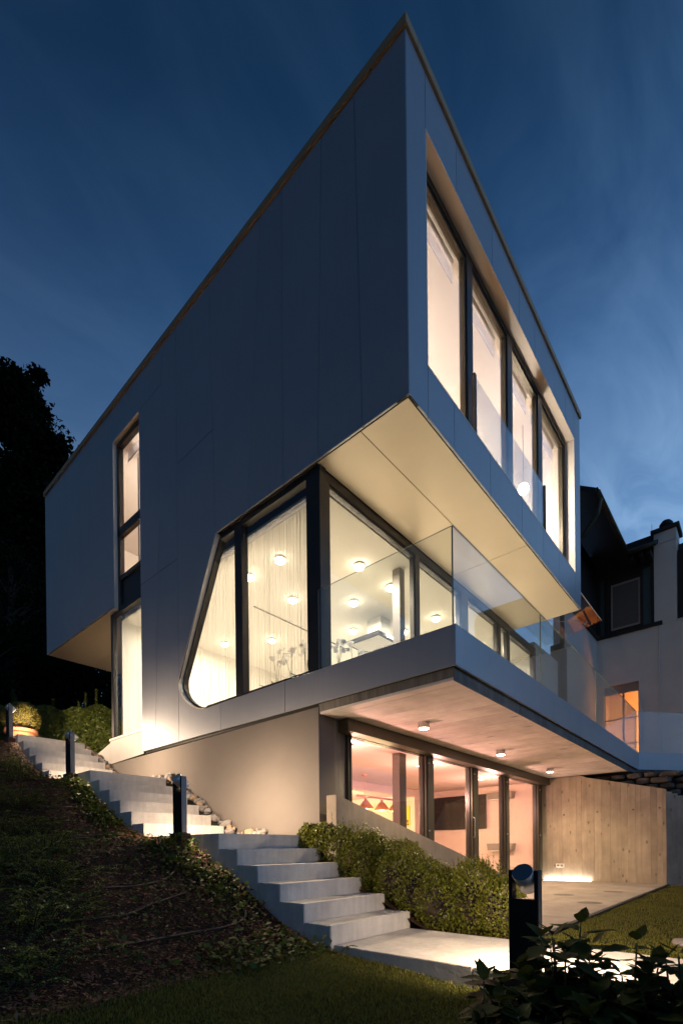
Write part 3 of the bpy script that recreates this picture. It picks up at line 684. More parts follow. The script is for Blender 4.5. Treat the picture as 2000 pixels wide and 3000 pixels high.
# ================================================================== glass balustrade of the terrace
bal = empty('glass_balustrade', (9, 2.45, ZP), 'frameless glass balustrade along the edge of the middle terrace', 'balustrade')
def gpane(b):
    o = b.done('glass_pane', 'rail_glass', bal); o.data.materials.append(M['glass_edge'])
    ps = o.data.polygons; am = max(p.area for p in ps)
    for p in ps:
        if p.area < am*.5: p.material_index = 1
    return o
gpane(B().box(4.640, 4.655, 2.462, 4.36, 2.97, 4.09))
for a, b in ((4.642, 7.235), (7.250, 10.27), (10.285, 13.955)): gpane(B().box(a, b, 2.445, 2.46, 2.97, 4.09))
gpane(kquad(.02, 2.2, .05, .015, 2.97, 4.09)); gpane(kquad(2.215, 4.5, .05, .015, 2.97, 4.09))
# glass canopy over the far terrace door
can = empty('glass_canopy', (12.2, 4.3, 6.0), 'tilted clear glass canopy on thin rods beyond the front overhang', 'canopy')
B().add([(11.25, 3.03, 6.222), (13.2, 3.03, 6.222), (13.2, 4.32, 5.962), (11.25, 4.32, 5.962), (11.25, 3.03, 6.236), (13.2, 3.03, 6.236), (13.2, 4.32, 5.976), (11.25, 4.32, 5.976)],
        [(0, 3, 2, 1), (4, 5, 6, 7), (0, 1, 5, 4), (1, 2, 6, 5), (2, 3, 7, 6), (3, 0, 4, 7)]).done('glass_pane', 'rail_glass', can)
B().box(11.25, 13.2, 3.020, 3.029, 6.218, 6.24).done('edge_strip', 'trim', can)
for xq in (13.0, 11.5):
    B().tube([(xq, 3.33, 6.185), (xq+.15, 4.35, 6.62)], .009).done('stay_rod', 'trim', can); B().lathe((xq, 3.33, 6.14), [(.02, 0), (.028, .02), (.02, .06)], 12).done('clamp', 'steel', can)

# ================================================================== lamps
def bollard(Y, z, label, power, X=3.12):
    t = empty('bollard_light', (X+.035, Y, z), label, 'bollard light', 'bollard lights along the stairs and path')
    x0, x1, h = X, X+.072, .665
    box('base_plate', 'rust_base', t, x0-.03, x1+.03, Y-.125, Y+.125, z-.16, z+.004, bevel=.004)
    box('post', 'bollard_dark', t, x0, x1, Y-.093, Y+.093, z+.004, z+.48, bevel=.002)
    for s_ in (-1, 1):
        a, b = sorted((Y+s_*.093, Y+s_*.069)); box('fork', 'bollard_dark', t, x0, x1, a, b, z+.481, z+h, bevel=.002)
    box('lit_side_strip', 'bollard_lit_side', t, x0+.004, x1-.004, Y-.0955, Y-.0932, z+.01, z+h-.004)  # strip paints the lit side of the post paler
    d = Vector((.80, 0, -.60)); c = Vector((x0+.036, Y, z+h-.045)); a = c-d*.055; b = c+d*.10
    hd = B().tube([a-d*.0, a+d*.004, b-d*.016, b-d*.014, b-d*.012, b], [.0635, .066, .066, .062, .066, .066], 32).done('lamp_head', 'galv', t)
    for p_ in hd.data.polygons: p_.use_smooth = len(p_.vertices) == 4
    B().tube([a-d*.002, a-d*.0002], [.064, .064], 32).done('disc_cap', 'blue_steel', hd)
    ln = B().tube([b+d*.0005, b+d*.002], [.055, .055], 24).done('lens', 'lamp_bollard', hd)
    light('lamp', 'AREA', b+d*.004, power, (1, .72, .48), t, size=.10, direction=d)
    return t
bollard(1.18, -.06, 'black bollard light in front of the path among broad dark leaves', 62)
bollard(5.23, .955, 'bollard light at the foot of the middle flight of steps', 105)
bollard(8.44, 2.0, 'bollard light between the middle and topmost flights', 100)
bollard(11.46, 3.04, 'bollard light at the head of the stairs by the potted ball shrub', 95)

def downlight(x, y, label):
    t = empty('ceiling_spot', (x, y, 2.5), label, 'ceiling spot', 'surface spots under the concrete terrace')
    B().tube([(x, y, 2.501), (x, y, 2.415)], .078, 28).done('housing', 'steel', t, smooth=False)
    B().tube([(x, y, 2.4145), (x, y, 2.409)], .066, 28).done('lens', 'lamp_warm', t)
    light('lamp', 'SPOT', (x, y, 2.40), 270, (1, .74, .42), t, size=.06, direction=(0, 0, -1), spot=math.radians(150), blend=.7)
downlight(5.955, 3.61, 'round ceiling spot nearest the wing wall end of the concrete soffit')
downlight(8.60, 3.63, 'middle one of the three round ceiling spots')
downlight(11.33, 3.65, 'round ceiling spot nearest the board marked wall')

def ceilamp(x, y, label, e=112):
    if y > 8: e = 24
    t = empty('ceiling_lamp', (x, y, 5.55), label, 'ceiling lamp', 'round lamps on the middle floor ceiling')
    B().tube([(x, y, 5.549), (x, y, 5.515)], .088, 24).done('housing', 'plastic_white', t)
    B().lathe((x, y, 5.514), [(.084, 0), (.080, -.03), (.055, -.048), (.0, -.052)], 24).done('diffuser', 'lamp_mid', t, smooth=True)
    light('lamp', 'AREA', (x, y, 5.455), e, (1, .835, .665), t, size=.15, direction=(0, 0, -1))
LAMPS = (('front row', 5.18, (6.53, 7.44, 9.06, 11.0)), ('second row', 6.03, (5.52, 7.42, 9.15)), ('third row', 6.82, (5.5, 6.56, 8.37, 10.5)), ('rear row', 8.5, (7.5,)), ('farthest, partly added row', 9.45, (5.6, 6.9)))  # first lamp of the farthest row is added to light the lower slot window
for rown, y, xs_ in LAMPS:
    for i, x in enumerate(xs_):
        ceilamp(x, y, 'round ceiling lamp in the '+rown+' of the middle floor, '+('nearest the corner post', 'second from the corner post', 'third from the corner post', 'farthest from the corner post')[i])
def downlight_in(x, y, label):
    t = empty('recessed_light', (x, y, 2.42), label, 'downlight', 'recessed lights in the lower room')
    B().tube([(x, y, 2.4195), (x, y, 2.412)], .11, 24).done('rim', 'plastic_white', t); B().tube([(x, y, 2.4115), (x, y, 2.409)], .095, 24).done('lens', 'lamp_warm', t)
    light('lamp', 'POINT', (x, y, 1.75), 120, (1, .50, .42), t, size=.08)
downlight_in(5.85, 4.83, 'recessed ceiling light in the leftmost lower door pane')
downlight_in(8.42, 4.85, 'recessed ceiling light behind the second lower door post')
downlight_in(11.05, 4.88, 'recessed ceiling light above the wall mounted screen')

# billiard lamp: bar on two chains with three copper shades
pl = empty('billiard_lamp', (9.3, 6.85, 2.42), 'copper billiard lamp with three shades hanging from a bar', 'pendant lamp')
B().tube([(8.50, 6.85, 1.93), (10.15, 6.85, 1.93)], .022, 10).done('bar', 'copper', pl, smooth=True)
for xq in (8.5, 10.15): B().lathe((xq, 6.85, 1.90), [(.0, 0), (.035, .01), (.035, .05), (0, .06)], 12).done('finial', 'copper', pl)
for xq in (8.74, 9.93):
    B().tube([(xq, 6.85, 1.95), (xq, 6.85, 2.38)], .006, 6).done('chain', 'copper', pl); B().lathe((xq, 6.85, 2.37), [(.02, 0), (.07, .03), (.075, .049)], 16).done('ceiling_rose', 'copper', pl)
for xq in (8.78, 9.39, 9.93):
    s_ = B().lathe((xq, 6.85, 1.90), [(.03, .0), (.035, -.05), (.06, -.07), (.19, -.24), (.195, -.25)], 24); s_.f = [f for f in s_.f if len(f) == 4]
    sh = s_.done('shade', 'copper', pl, smooth=True)
    B().lathe((xq, 6.85, 1.66), [(0, .06), (.05, .05), (.06, .02), (.03, -.01), (0, -.015)], 14).done('bulb', 'lamp_pool', sh, smooth=True)
    light('lamp', 'POINT', (xq, 6.85, 1.60), 60, (1, .74, .40), pl, size=.06)
back = empty('wall_lamp', (10.5, 10.8, 2.0), 'warm lamp glowing at the back of the lower room', 'lamp')
B().lathe((10.5, 10.78, 1.9), [(.05, 0), (.1, .05), (.1, .2), (.05, .25)], 16).done('shade', 'lamp_pool', back, smooth=True)
light('lamp', 'POINT', (10.2, 9.6, 1.9), 420, (1, .74, .36), back, size=.15)

# screen, wall speakers, picture in the lower room
tv = empty('wall_screen', (12.93, 6.68, 1.75), 'large black flat screen on the lower room wall', 'television')
box('screen', 'black_gloss', tv, 12.885, 12.93, 5.87, 7.49, 1.28, 2.23, bevel=.006); box('bezel', 'black_matt', tv, 12.931, 12.958, 5.95, 7.4, 1.4, 2.1)
for z0, z1, lab in ((2.06, 2.23, 'grey wedge shaped wall speaker high beside the black screen'), (.68, .86, 'grey shelf console low on the wall beneath the screen')):
    sp = empty('wall_speaker', (12.93, 5.42, z0), lab, 'speaker' if z0 > 1 else 'shelf')
    B().prism([(5.10, z0), (5.76, z0), (5.79, z1), (5.06, z1)], 'X', 12.72, 12.958).done('cabinet', 'grey_plastic', sp, bevel=.01)
    box('light_edge', 'plastic_white', sp, 12.74, 12.95, 5.2, 5.7, z0-.03, z0-.004)
pic = empty('framed_picture', (12.94, 8.541, 1.459), 'bright yellow and black picture hanging behind the billiard lamp', 'picture')
box('canvas', 'picture_yellow', pic, 12.915, 12.957, 8.365, 8.718, 1.459, 2.062, bevel=.004)
for i in range(26):
    cy_, cz = random.uniform(8.365+.03, 8.718-.03), random.uniform(1.459+.02, 1.760); q = random.uniform(.012, .03)
    B().tube([(12.9149, cy_, cz), (12.912, cy_, cz)], q, 6).done('ink_mark', 'black_matt', pic)

# range hood seen through the terrace window
hd = empty('range_hood', (8.1, 6.2, 5.0), 'dark range hood with pale slatted filter hanging from the ceiling', 'range hood')
box('body', 'black_gloss', hd, 7.85, 8.95, 5.75, 6.62, 5.0, 5.06, bevel=.01); box('duct', 'plastic_white', hd, 8.25, 8.6, 6.0, 6.35, 5.061, 5.549)
for i in range(12): box('filter_slat', 'filter', hd, 7.93, 8.45, 5.82+i*.062, 5.82+i*.062+.044, 4.988, 4.9985)

# string curtains behind the side windows
def strings(name, label, x, y0, y1, z0, z1, n, seed, z_fn=None, wmin=.003, wmax=.009, wave=.03):
    t = empty(name, (x, (y0+y1)/2, z1), label, 'curtain')
    r = np.random.default_rng(seed); y = np.linspace(y0, y1, n)+r.uniform(-.35, .35, n)*(y1-y0)/n; wv = r.uniform(wmin, wmax, n); xo = x+wave*np.sin(y*18+2*np.sin(y*5))+r.uniform(-.012, .012, n)
    lo = np.full(n, z0) if z_fn is None else np.array([z_fn(q) for q in y])
    V = np.stack([np.stack([xo, y-wv/2, lo], 1), np.stack([xo+wv*.5, y+wv/2, lo], 1), np.stack([xo+wv*.5, y+wv/2, np.full(n, z1)], 1), np.stack([xo, y-wv/2, np.full(n, z1)], 1)], 1).reshape(-1, 3)
    i = np.arange(n)[:, None]*4; fast('curtain_strings', V, np.hstack([i, i+1, i+2, i+3]), 'string', t, kind='stuff')
    box('header', 'sheer', t, x-.03, x+.03, y0, y1, z1+.001, z1+.045)
    return t
strings('string_curtain', 'white string curtain hanging in the big side window', 4.86, 4.62, 7.55, 3.02, 5.49, 520, 3, wmin=.002, wmax=.012, wave=.004)
strings('string_curtain', 'gathered pale curtain in the lower slot window', 4.80, 8.97, 9.98, 3.09, 5.55, 300, 4, wmin=.004, wmax=.016, wave=.05)
# blinds and rail in the upper windows
for i, (a, b) in enumerate(zip(ed[0::2], ed[1::2])):
    rb = empty('roller_blind', ((a+b)/2, 3.30, 8.9), ('leftmost', 'second from left', 'third from left', 'rightmost')[i]+' raised white blind in the upper window band', 'blind')
    box('fabric', 'sheer', rb, a+.02, b-.03, 3.315, 3.325, 8.70, 8.97)
    B().tube([(a+.02, 3.32, 9.0), (b-.03, 3.32, 9.0)], .03, 12).done('roller', 'plastic_white', rb, smooth=True)
rb = empty('roller_blind', (4.9, 9.4, 8.8), 'raised white blind at the top of the slot window', 'blind'); box('fabric', 'sheer', rb, 4.86, 4.87, 9.0, 9.85, 8.75, 8.93); B().tube([(4.865, 9.0, 8.74), (4.865, 9.85, 8.74)], .016, 8).done('bottom_bar', 'plastic_white', rb)
# lamps upstairs
def globe(x, y, z, r, e, label, m='lamp_mid', drop=None):
    t = empty('pendant_globe', (x, y, z), label, 'lamp')
    B().lathe((x, y, z), [(r*math.sin(a), -r*math.cos(a)) for a in np.linspace(.02, math.pi-.02, 12)], 20).done('globe', m, t, smooth=True)
    if drop: B().tube([(x, y, z+r), (x, y, drop)], .005, 6).done('cord', 'black_matt', t)
    light('lamp', 'POINT', (x, y, z-r-.06), e*1.7, (1, .81, .69), t, size=.12)
globe(9.75, 3.60, 7.80, .10, 120, 'bright lamp shining behind the third upper window', drop=9.05)
globe(6.4, 5.6, 8.3, .12, 230, 'pendant globe in the left half of the upper room', drop=9.05)
globe(9.6, 5.8, 8.3, .12, 230, 'pendant globe at the right end of the upper room', drop=9.05)
globe(6.6, 9.3, 8.2, .11, 260, 'pendant globe in the room behind the slot window', drop=9.05)

# orchids on the window ledge
def orchid(x, y, z, n, seed, label, h=.55):
    r = random.Random(seed); t = empty('orchid', (x, y, z), label, 'orchid', 'white orchids on the window ledge')
    B().lathe((x, y, z), [(.05, 0), (.07, .12), (.065, .12)], 16).done('pot', 'plastic_white', t)
    P = []; D = []; Nn = []; 
    for i in range(6):
        a = r.uniform(0, 6.28); P.append((x, y, z+.12)); D.append((math.cos(a), math.sin(a), .35)); Nn.append((0, 0, 1))
    V, F = leaves(P, np.array(D), np.array(Nn), [.30]*6, [.10]*6); fast('leaf_rosette', V, F, 'orchid_leaf', t)
    PV = []; PD = []; PN = []; PL = []
    for k in range(n):
        a = r.uniform(0, 6.28); ln = r.uniform(.10, .22); hh = h*r.uniform(.8, 1.15)
        pts = [(x, y, z+.12), (x+ln*.2*math.cos(a), y+ln*.2*math.sin(a), z+.12+hh*.6), (x+ln*.6*math.cos(a), y+ln*.6*math.sin(a), z+.12+hh), (x+ln*1.3*math.cos(a), y+ln*1.3*math.sin(a), z+.12+hh*.95)]
        B().tube(pts, .005, 6).done('stem', 'stem_green', t)
        for q in range(7):
            u = q/6; b = Vector(pts[2]).lerp(Vector(pts[3]), u)+Vector((r.uniform(-.03, .03), r.uniform(-.03, .03), r.uniform(-.05, .01)))
            fd = Vector((-.8, -.5, r.uniform(-.2, .3))).normalized(); s1 = fd.cross(Vector((0, 0, 1))).normalized(); s2 = s1.cross(fd)
            for w_ in range(5):
                an = w_*1.2566+.3; PV.append(b); PD.append(s1*math.cos(an)+s2*math.sin(an)); PN.append(fd); PL.append(r.uniform(.028, .04))
    V, F = leaves(np.array(PV), np.array(PD), np.array(PN), PL, np.array(PL)*.95, .1); fast('blossoms', V, F, 'petal', t, kind='stuff')
box('window_ledge', 'white_paint', house, 4.95, 5.25, 4.65, 7.2, 3.0, 3.03)
for i, (y, lab) in enumerate(((4.78, 'white orchid beside the dark corner post'), (5.05, 'tall white orchid second from the corner post'), (5.35, 'white orchid in the middle of the ledge behind the strings'), (5.68, 'white orchid left of the mullion behind the string curtain'))):
    orchid(5.1, y, 3.03, 3, 20+i, lab, .50+.1*(i % 2))
box('window_ledge', 'white_paint', house, 4.96, 6.7, 4.63, 4.645+.2, 3.0, 3.03)
orchid(5.45, 4.74, 3.031, 3, 40, 'white orchid low behind the first terrace window pane', .62); orchid(5.8, 4.74, 3.031, 3, 41, 'white orchid right of its twin behind the terrace window', .66)

# ================================================================== neighbouring house
nb = empty('old_house', (20, 4, 2.4), 'older white rendered house with dark timber upper floor and chimney', 'house')
XN, YN = 18.6, 4.40
WY0, WY1, WZ1 = 3.17, 4.20, 6.15
box('wall', 'render_old', nb, XN, XN+.3, WY1, YN+.3, 2.4, 7.80); box('wall', 'render_old', nb, XN, XN+.3, -4, WY0, 2.4, 7.80); box('wall', 'render_old', nb, XN, XN+.3, WY0+.001, WY1-.001, WZ1, 7.80); box('wall', 'render_old', nb, XN, XN+.3, WY0+.001, WY1-.001, 2.4, 2.95)
box('wall', 'render_old', nb, 14.97, XN-.003, YN, YN+.3, 2.4, 7.80)
box('timber_wall', 'timber_dark', nb, XN+.02, XN+.3, 2.73, YN+.3, 7.86, 10.75); box('timber_wall', 'timber_dark', nb, 14.97, XN+.015, YN+.02, YN+.3, 7.86, 10.35)
box('sill_beam', 'timber_dark', nb, XN-.09, XN+.3, 2.50, YN-.06, 7.79, 7.90, bevel=.01); box('sill_beam', 'timber_dark', nb, 14.9, XN+.015, YN-.09, YN+.3, 7.79, 7.90, bevel=.01)
# dormer-height window with lowered blind
nw = bpy.data.objects.new('window', None); COL.objects.link(nw); nw.parent = nb
for d in ((3.11, 3.16, 8.0, 9.52), (3.91, 3.96, 8.0, 9.52), (3.161, 3.909, 9.46, 9.52), (3.161, 3.909, 8.0, 8.06)): box('frame', 'old_frame', nw, XN-.02, XN+.02, d[0], d[1], d[2], d[3])
for i in range(18): box('blind_slat', 'blind', nw, XN-.004, XN+.012, 3.161, 3.909, 8.062+i*.0776, 8.062+i*.0776+.070)
for a, b in ((4.17, 4.29), (2.82, 3.03)): box('side_light', 'old_glass', nb, XN+.008, XN+.019, a, b, 7.93, 9.75)
for a, b in ((4.02, 4.10), (2.74, 2.80), (3.03, 3.10)): box('post', 'timber_dark', nb, XN-.05, XN+.018, a, b, 7.90, 10.2)
# lit door window on the terrace
nd = bpy.data.objects.new('window', None); COL.objects.link(nd); nd.parent = nb
for a, b, c, d in ((WY0, WY0+.03, 2.95, WZ1), (WY1-.03, WY1, 2.95, WZ1), (WY0+.031, WY1-.031, WZ1-.28, WZ1-.001)): box('frame', 'old_frame', nd, XN+.06, XN+.14, a, b, c, d)
for z in (5.0, 4.15): box('glazing_bar', 'old_frame', nd, XN+.07, XN+.11, WY0+.031, WY1-.031, z, z+.035)
box('glazing_bar', 'old_frame', nd, XN+.065, XN+.115, 3.60, 3.66, 2.96, WZ1-.29)
box('pane', 'old_pane', nd, XN+.085, XN+.093, WY0+.02, WY1-.02, 2.96, WZ1-.2)
box('surround', 'render_old', nd, XN-.03, XN-.002, WY0-.07, WY0-.002, 2.95, WZ1+.12); box('surround', 'render_old', nd, XN-.03, XN-.002, WY0-.001, WY1+.07, WZ1+.003, WZ1+.12)
# room behind it
for n_, m_, d in (('interior_wall', 'warm_paint', (XN+2.6, XN+2.7, 2.2, 4.6, 2.9, 6.6)), ('interior_wall', 'warm_paint', (XN+.31, XN+2.6, 2.1, 2.2, 2.9, 6.6)), ('interior_wall', 'warm_paint', (XN+.31, XN+2.6, 4.6, 4.7, 2.9, 6.6)), ('interior_ceiling', 'terracotta', (XN+.31, XN+2.7, 2.1, 4.7, 6.6, 6.65)), ('interior_floor', 'wood_floor', (XN+.31, XN+2.7, 2.1, 4.7, 2.85, 2.9)), ('beam', 'terracotta', (XN+1.0, XN+1.2, 2.2, 4.6, 6.3, 6.59))): box(n_, m_, nb, *d)
gl_ = empty('hall_lamp', (19.6, 2.6, 5.6), 'warm lamp behind the orange lit window of the old house', 'lamp')
B().lathe((19.6, 2.62, 5.1), [(.08, 0), (.16, .08), (.16, .3), (.08, .38)], 18).done('shade', 'lamp_pool', gl_, smooth=True)
B().tube([(19.6, 2.62, 5.48), (19.6, 2.62, 6.59)], .008, 6).done('cord', 'black_matt', gl_)
light('lamp', 'POINT', (19.35, 2.8, 4.9), 260, (1, .38, .09), gl_, size=.15)
# roofs with deep eaves
ZE = 10.02
B().add([(14.25, 3.37, ZE), (26, 3.37, ZE), (26, 8, ZE+2.9), (14.25, 8, ZE+2.9), (14.25, 3.37, ZE+.16), (26, 3.37, ZE+.16), (26, 8, ZE+3.06), (14.25, 8, ZE+3.06)],
        [(0, 3, 2, 1), (4, 5, 6, 7), (0, 1, 5, 4), (1, 2, 6, 5), (2, 3, 7, 6), (3, 0, 4, 7)]).done('roof', 'timber_dark', nb)
B().add([(17.9, 2.60, ZE-.012), (23, 2.60, ZE+2.9), (23, 5.5, ZE+2.9), (17.9, 3.42, ZE-.012), (17.9, 2.60, ZE+.12), (23, 2.60, ZE+3.03), (23, 5.5, ZE+3.03), (17.9, 3.42, ZE+.12)],
        [(0, 3, 2, 1), (4, 5, 6, 7), (0, 1, 5, 4), (1, 2, 6, 5), (2, 3, 7, 6), (3, 0, 4, 7)]).done('roof', 'timber_dark', nb)
for i in range(16): box('eave_tile', 'roof_tile', nb, 14.3+i*.225, 14.3+i*.225+.21, 3.33, 3.50, ZE+.165, ZE+.185+.01*(i % 2))
B().tube([(14.3, 3.33, ZE+.05), (17.9, 3.33, ZE+.04)], .07, 10).done('gutter', 'copper_pipe', nb, smooth=True)
B().tube([(17.86, 2.55, ZE+.03), (17.86, 3.3, ZE+.03)], .06, 10).done('gutter', 'copper_pipe', nb, smooth=True)
B().tube([(14.55, 3.33, ZE), (14.56, 3.40, ZE-.35), (14.6, 3.75, ZE-.75), (14.6, 4.3, ZE-1.15), (14.6, 4.34, ZE-2.2), (14.6, 4.34, 6.4)], .06, 10).done('downpipe', 'copper_pipe', nb, smooth=True)
for yq in (2.72, 2.95, 3.2): box('rafter', 'timber_dark', nb, 17.95, 18.6, yq, yq+.08, ZE-.16, ZE-.02)
# chimney stack flush with the wall
ch = box('chimney', 'render_old', nb, XN-.012, XN+.7, 2.115, 2.72, 7.802, 10.72)
box('ledge', 'render_old', ch, XN-.03, XN+.71, 2.10, 2.74, 10.36, 10.375); box('cap', 'roof_tile', ch, XN-.09, XN+.78, 2.03, 2.80, 10.721, 10.84, bevel=.01)
B().lathe((XN+.3, 2.42, 10.84), [(.17, 0), (.17, .14), (.2, .15), (.19, .24), (.12, .33), (.0, .36)], 20).done('cowl', 'black_matt', ch, smooth=True)
B().tube([(XN-.05, 2.76, 10.84), (XN-.05, 2.76, 11.05)], .008, 6).done('lightning_rod', 'steel', ch)
B().tube([(XN-.02, 2.60, 7.79), (XN-.02, 2.59, 2.6)], .014, 8).done('conductor', 'steel', nb)
box('dark_wall', 'timber_dark', nb, XN+.05, XN+.3, -4, 2.10, 7.83, 10.0); box('ledge', 'plastic_white', nb, XN-.06, XN+.3, -4, 2.13, 7.803, 7.825)
box('roof', 'roof_tile', nb, XN+.3, XN+6, -4, 2.1, 9.9, 10.3)

# ================================================================== planting
def clumps(n, area, zf, per, spread, size, up=.4, seed=0):
    r = np.random.default_rng(seed); C = np.stack([r.uniform(area[0], area[1], n), r.uniform(area[2], area[3], n)], 1)
    P = C[np.repeat(np.arange(n), per)]+r.normal(size=(n*per, 2))*spread
    P3 = np.column_stack([P, zf(P[:, 0], P[:, 1])]); D = r.normal(size=(len(P), 3)); D[:, 2] = np.abs(D[:, 2])*up+.05
    Nn = np.tile([0, 0, 1.], (len(P), 1))+r.normal(size=(len(P), 3))*.35
    L = r.uniform(size[0], size[1], len(P)); return P3, D, Nn, L
# -- box hedge
def hedge_top(X, Y): return .545+.50*smooth(2.6, 4.05, Y)-.24*np.clip(X-4.6, 0, 2)+.065*np.sin(X*8+1)*np.sin(Y*8.5+1)+.035*np.sin(Y*19+X*7)-.10*np.exp(-((Y-2.72)/.16)**2)
hg = empty('box_hedge', (5.1, 3.0, -.1), 'rounded green box hedge between the stairs and the sloping wing wall', 'hedge')
def hedge_x1(Y): return 4.98+1.2*smooth(2.1, 3.4, Y)+.06*np.sin(Y*13)
def hedge_g(Y): return -.13+.55*smooth(2.4, 4.1, Y)
rh = random.Random(77); LUMPS = []
yq = 1.98
while yq < 4.02:
    xq = 4.74+rh.uniform(-.03, .03)
    while xq < float(hedge_x1(yq))-.05:
        rr_ = rh.uniform(.21, .30); tz = float(hedge_top(xq, yq))+rh.uniform(-.06, .07); g_ = float(hedge_g(yq)); LUMPS.append((xq, yq+rh.uniform(-.05, .05), g_+(tz-g_)*.46, rr_, rr_*rh.uniform(.9, 1.1), (tz-g_)*.55)); xq += rh.uniform(.30, .40)
    yq += rh.uniform(.26, .34)
LUMPS += [(4.62, 4.02, .62, .19, .2, .42), (4.60, 4.28, .66, .17, .2, .42), (4.585, 4.52, .74, .14, .16, .34), (4.62, 3.72, .52, .2, .22, .42)]
LU = np.array(LUMPS); PP = []; NN = []
for i, (cx, cyy, cz, rx, ry, rz) in enumerate(LUMPS):
    m = int(5200 if cx < 4.95 or cyy < 2.2 else 3000); d = rdir(m); q = np.sign(d)*np.abs(d)**.8; sh = 1-.14*np.abs(RNG.normal(size=m))+.07*np.sin(d[:, 0]*9+i)*np.sin(d[:, 2]*8+d[:, 1]*7)
    p_ = np.array([cx, cyy, cz])+q*np.array([rx, ry, rz])*sh[:, None]
    ins_ = np.zeros(m, bool)
    for j, l in enumerate(LU):
        if j != i: ins_ |= (((p_-l[:3])/l[3:])**2).sum(1) < .62
    ok_ = ~ins_ & (p_[:, 2] > hedge_g(p_[:, 1])-.02) & (p_[:, 0] > (4.43 if cyy > 3.6 else 4.49)); PP.append(p_[ok_]); NN.append(d[ok_])
P = np.concatenate(PP); Nv = np.concatenate(NN); n = len(P)
Dn = Nv*.6+rdir(n)*.7; Dn[:, 2] += .45
L = RNG.uniform(.014, .040, n); V, F = leaves(P, Dn, Nv+rdir(n)*.6, L, L*.6, .2); fast('foliage', V, F, 'box_leaf', hg, kind='stuff')
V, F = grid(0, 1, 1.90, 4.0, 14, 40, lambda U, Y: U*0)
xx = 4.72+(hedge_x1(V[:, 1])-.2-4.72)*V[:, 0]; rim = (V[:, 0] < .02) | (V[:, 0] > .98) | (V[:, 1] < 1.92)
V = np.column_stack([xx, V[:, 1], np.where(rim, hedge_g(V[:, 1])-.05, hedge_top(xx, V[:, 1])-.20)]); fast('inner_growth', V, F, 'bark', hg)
# upright shoot tips breaking the outline
ns = 700; SX = RNG.uniform(4.52, 6.0, ns); SY = RNG.uniform(1.78, 4.05, ns); okk = SX < 4.98+1.2*smooth(2.1, 3.4, SY); SX, SY = SX[okk], SY[okk]; sz = hedge_top(SX, SY)-.02
PV = []; DV = []
for a, b, cz in zip(SX, SY, sz):
    hh = random.uniform(.03, .13); ang = random.uniform(0, 6.28); le = random.uniform(0, .03)
    for q in range(12):
        f_ = q/11; th = q*2.4; PV.append((a+le*f_*math.cos(ang), b+le*f_*math.sin(ang), cz+hh*f_)); DV.append((math.cos(th), math.sin(th), .9))
V, F = leaves(np.array(PV), np.array(DV), np.tile([0, 0, 1.], (len(PV), 1)), [.022]*len(PV), [.012]*len(PV)); fast('shoots', V, F, 'box_leaf', hg, kind='stuff')
# -- ivy hedge at the head of the stairs
ih = empty('ivy_hedge', (4.4, 13.2, 3.0), 'leafy green ivy hedge behind the head of the stairs', 'hedge')
A0, A1 = np.array([2.6, 14.75]), np.array([6.6, 11.35]); dirv = unit((A1-A0)[None])[0]; nrm = np.array([-dirv[1], dirv[0]]); nrm = -nrm if nrm @ np.array([-.3, -1]) < 0 else nrm
ln = np.linalg.norm(A1-A0); n = 26000; s = RNG.uniform(0, ln, n); t_ = RNG.uniform(0, 1, n); zt = 1.28+.05*np.sin(s*4)+.04*np.sin(s*11)
front = RNG.uniform(0, 1, n) < .72; dep = np.where(front, RNG.uniform(-.05, .05, n)+.05*np.sin(s*6+t_*7), RNG.uniform(-.5, 0, n)); zz = np.where(front, t_*zt, zt+RNG.uniform(-.06, .02, n))
P = np.column_stack([A0[0]+dirv[0]*s+nrm[0]*dep, A0[1]+dirv[1]*s+nrm[1]*dep, 3.02+zz])
Dn = np.tile([nrm[0]*.4, nrm[1]*.4, -.8], (n, 1))+rdir(n)*.5; Nn = np.tile([nrm[0], nrm[1], .5], (n, 1))+rdir(n)*.35; L = RNG.uniform(.06, .11, n)
V, F = leaves(P, Dn, Nn, L, L*.75, .12); fast('foliage', V, F, 'ivy_leaf', ih, kind='stuff')
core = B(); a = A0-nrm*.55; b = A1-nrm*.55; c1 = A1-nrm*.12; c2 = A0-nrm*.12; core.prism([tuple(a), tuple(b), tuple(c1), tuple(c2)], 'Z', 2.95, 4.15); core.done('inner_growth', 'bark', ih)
sp = 0; PV = []; DV = []
for s_ in (.5, .75, 1.05, 1.5, 1.62, 1.9, 2.5, 3.1, 3.25, 3.5, 3.95, 4.3):
    hh = random.uniform(.15, .5); base = A0+dirv*s_-nrm*random.uniform(.05, .3)
    for q in range(int(hh*90)):
        f_ = q/(hh*90); th = q*2.4; PV.append((base[0], base[1], 4.28+hh*f_)); DV.append((math.cos(th), math.sin(th), .8))
V, F = leaves(np.array(PV), np.array(DV), np.tile([0, 0, 1.], (len(PV), 1)), [.07]*len(PV), [.03]*len(PV)); fast('shoots', V, F, 'ivy_leaf', ih, kind='stuff')

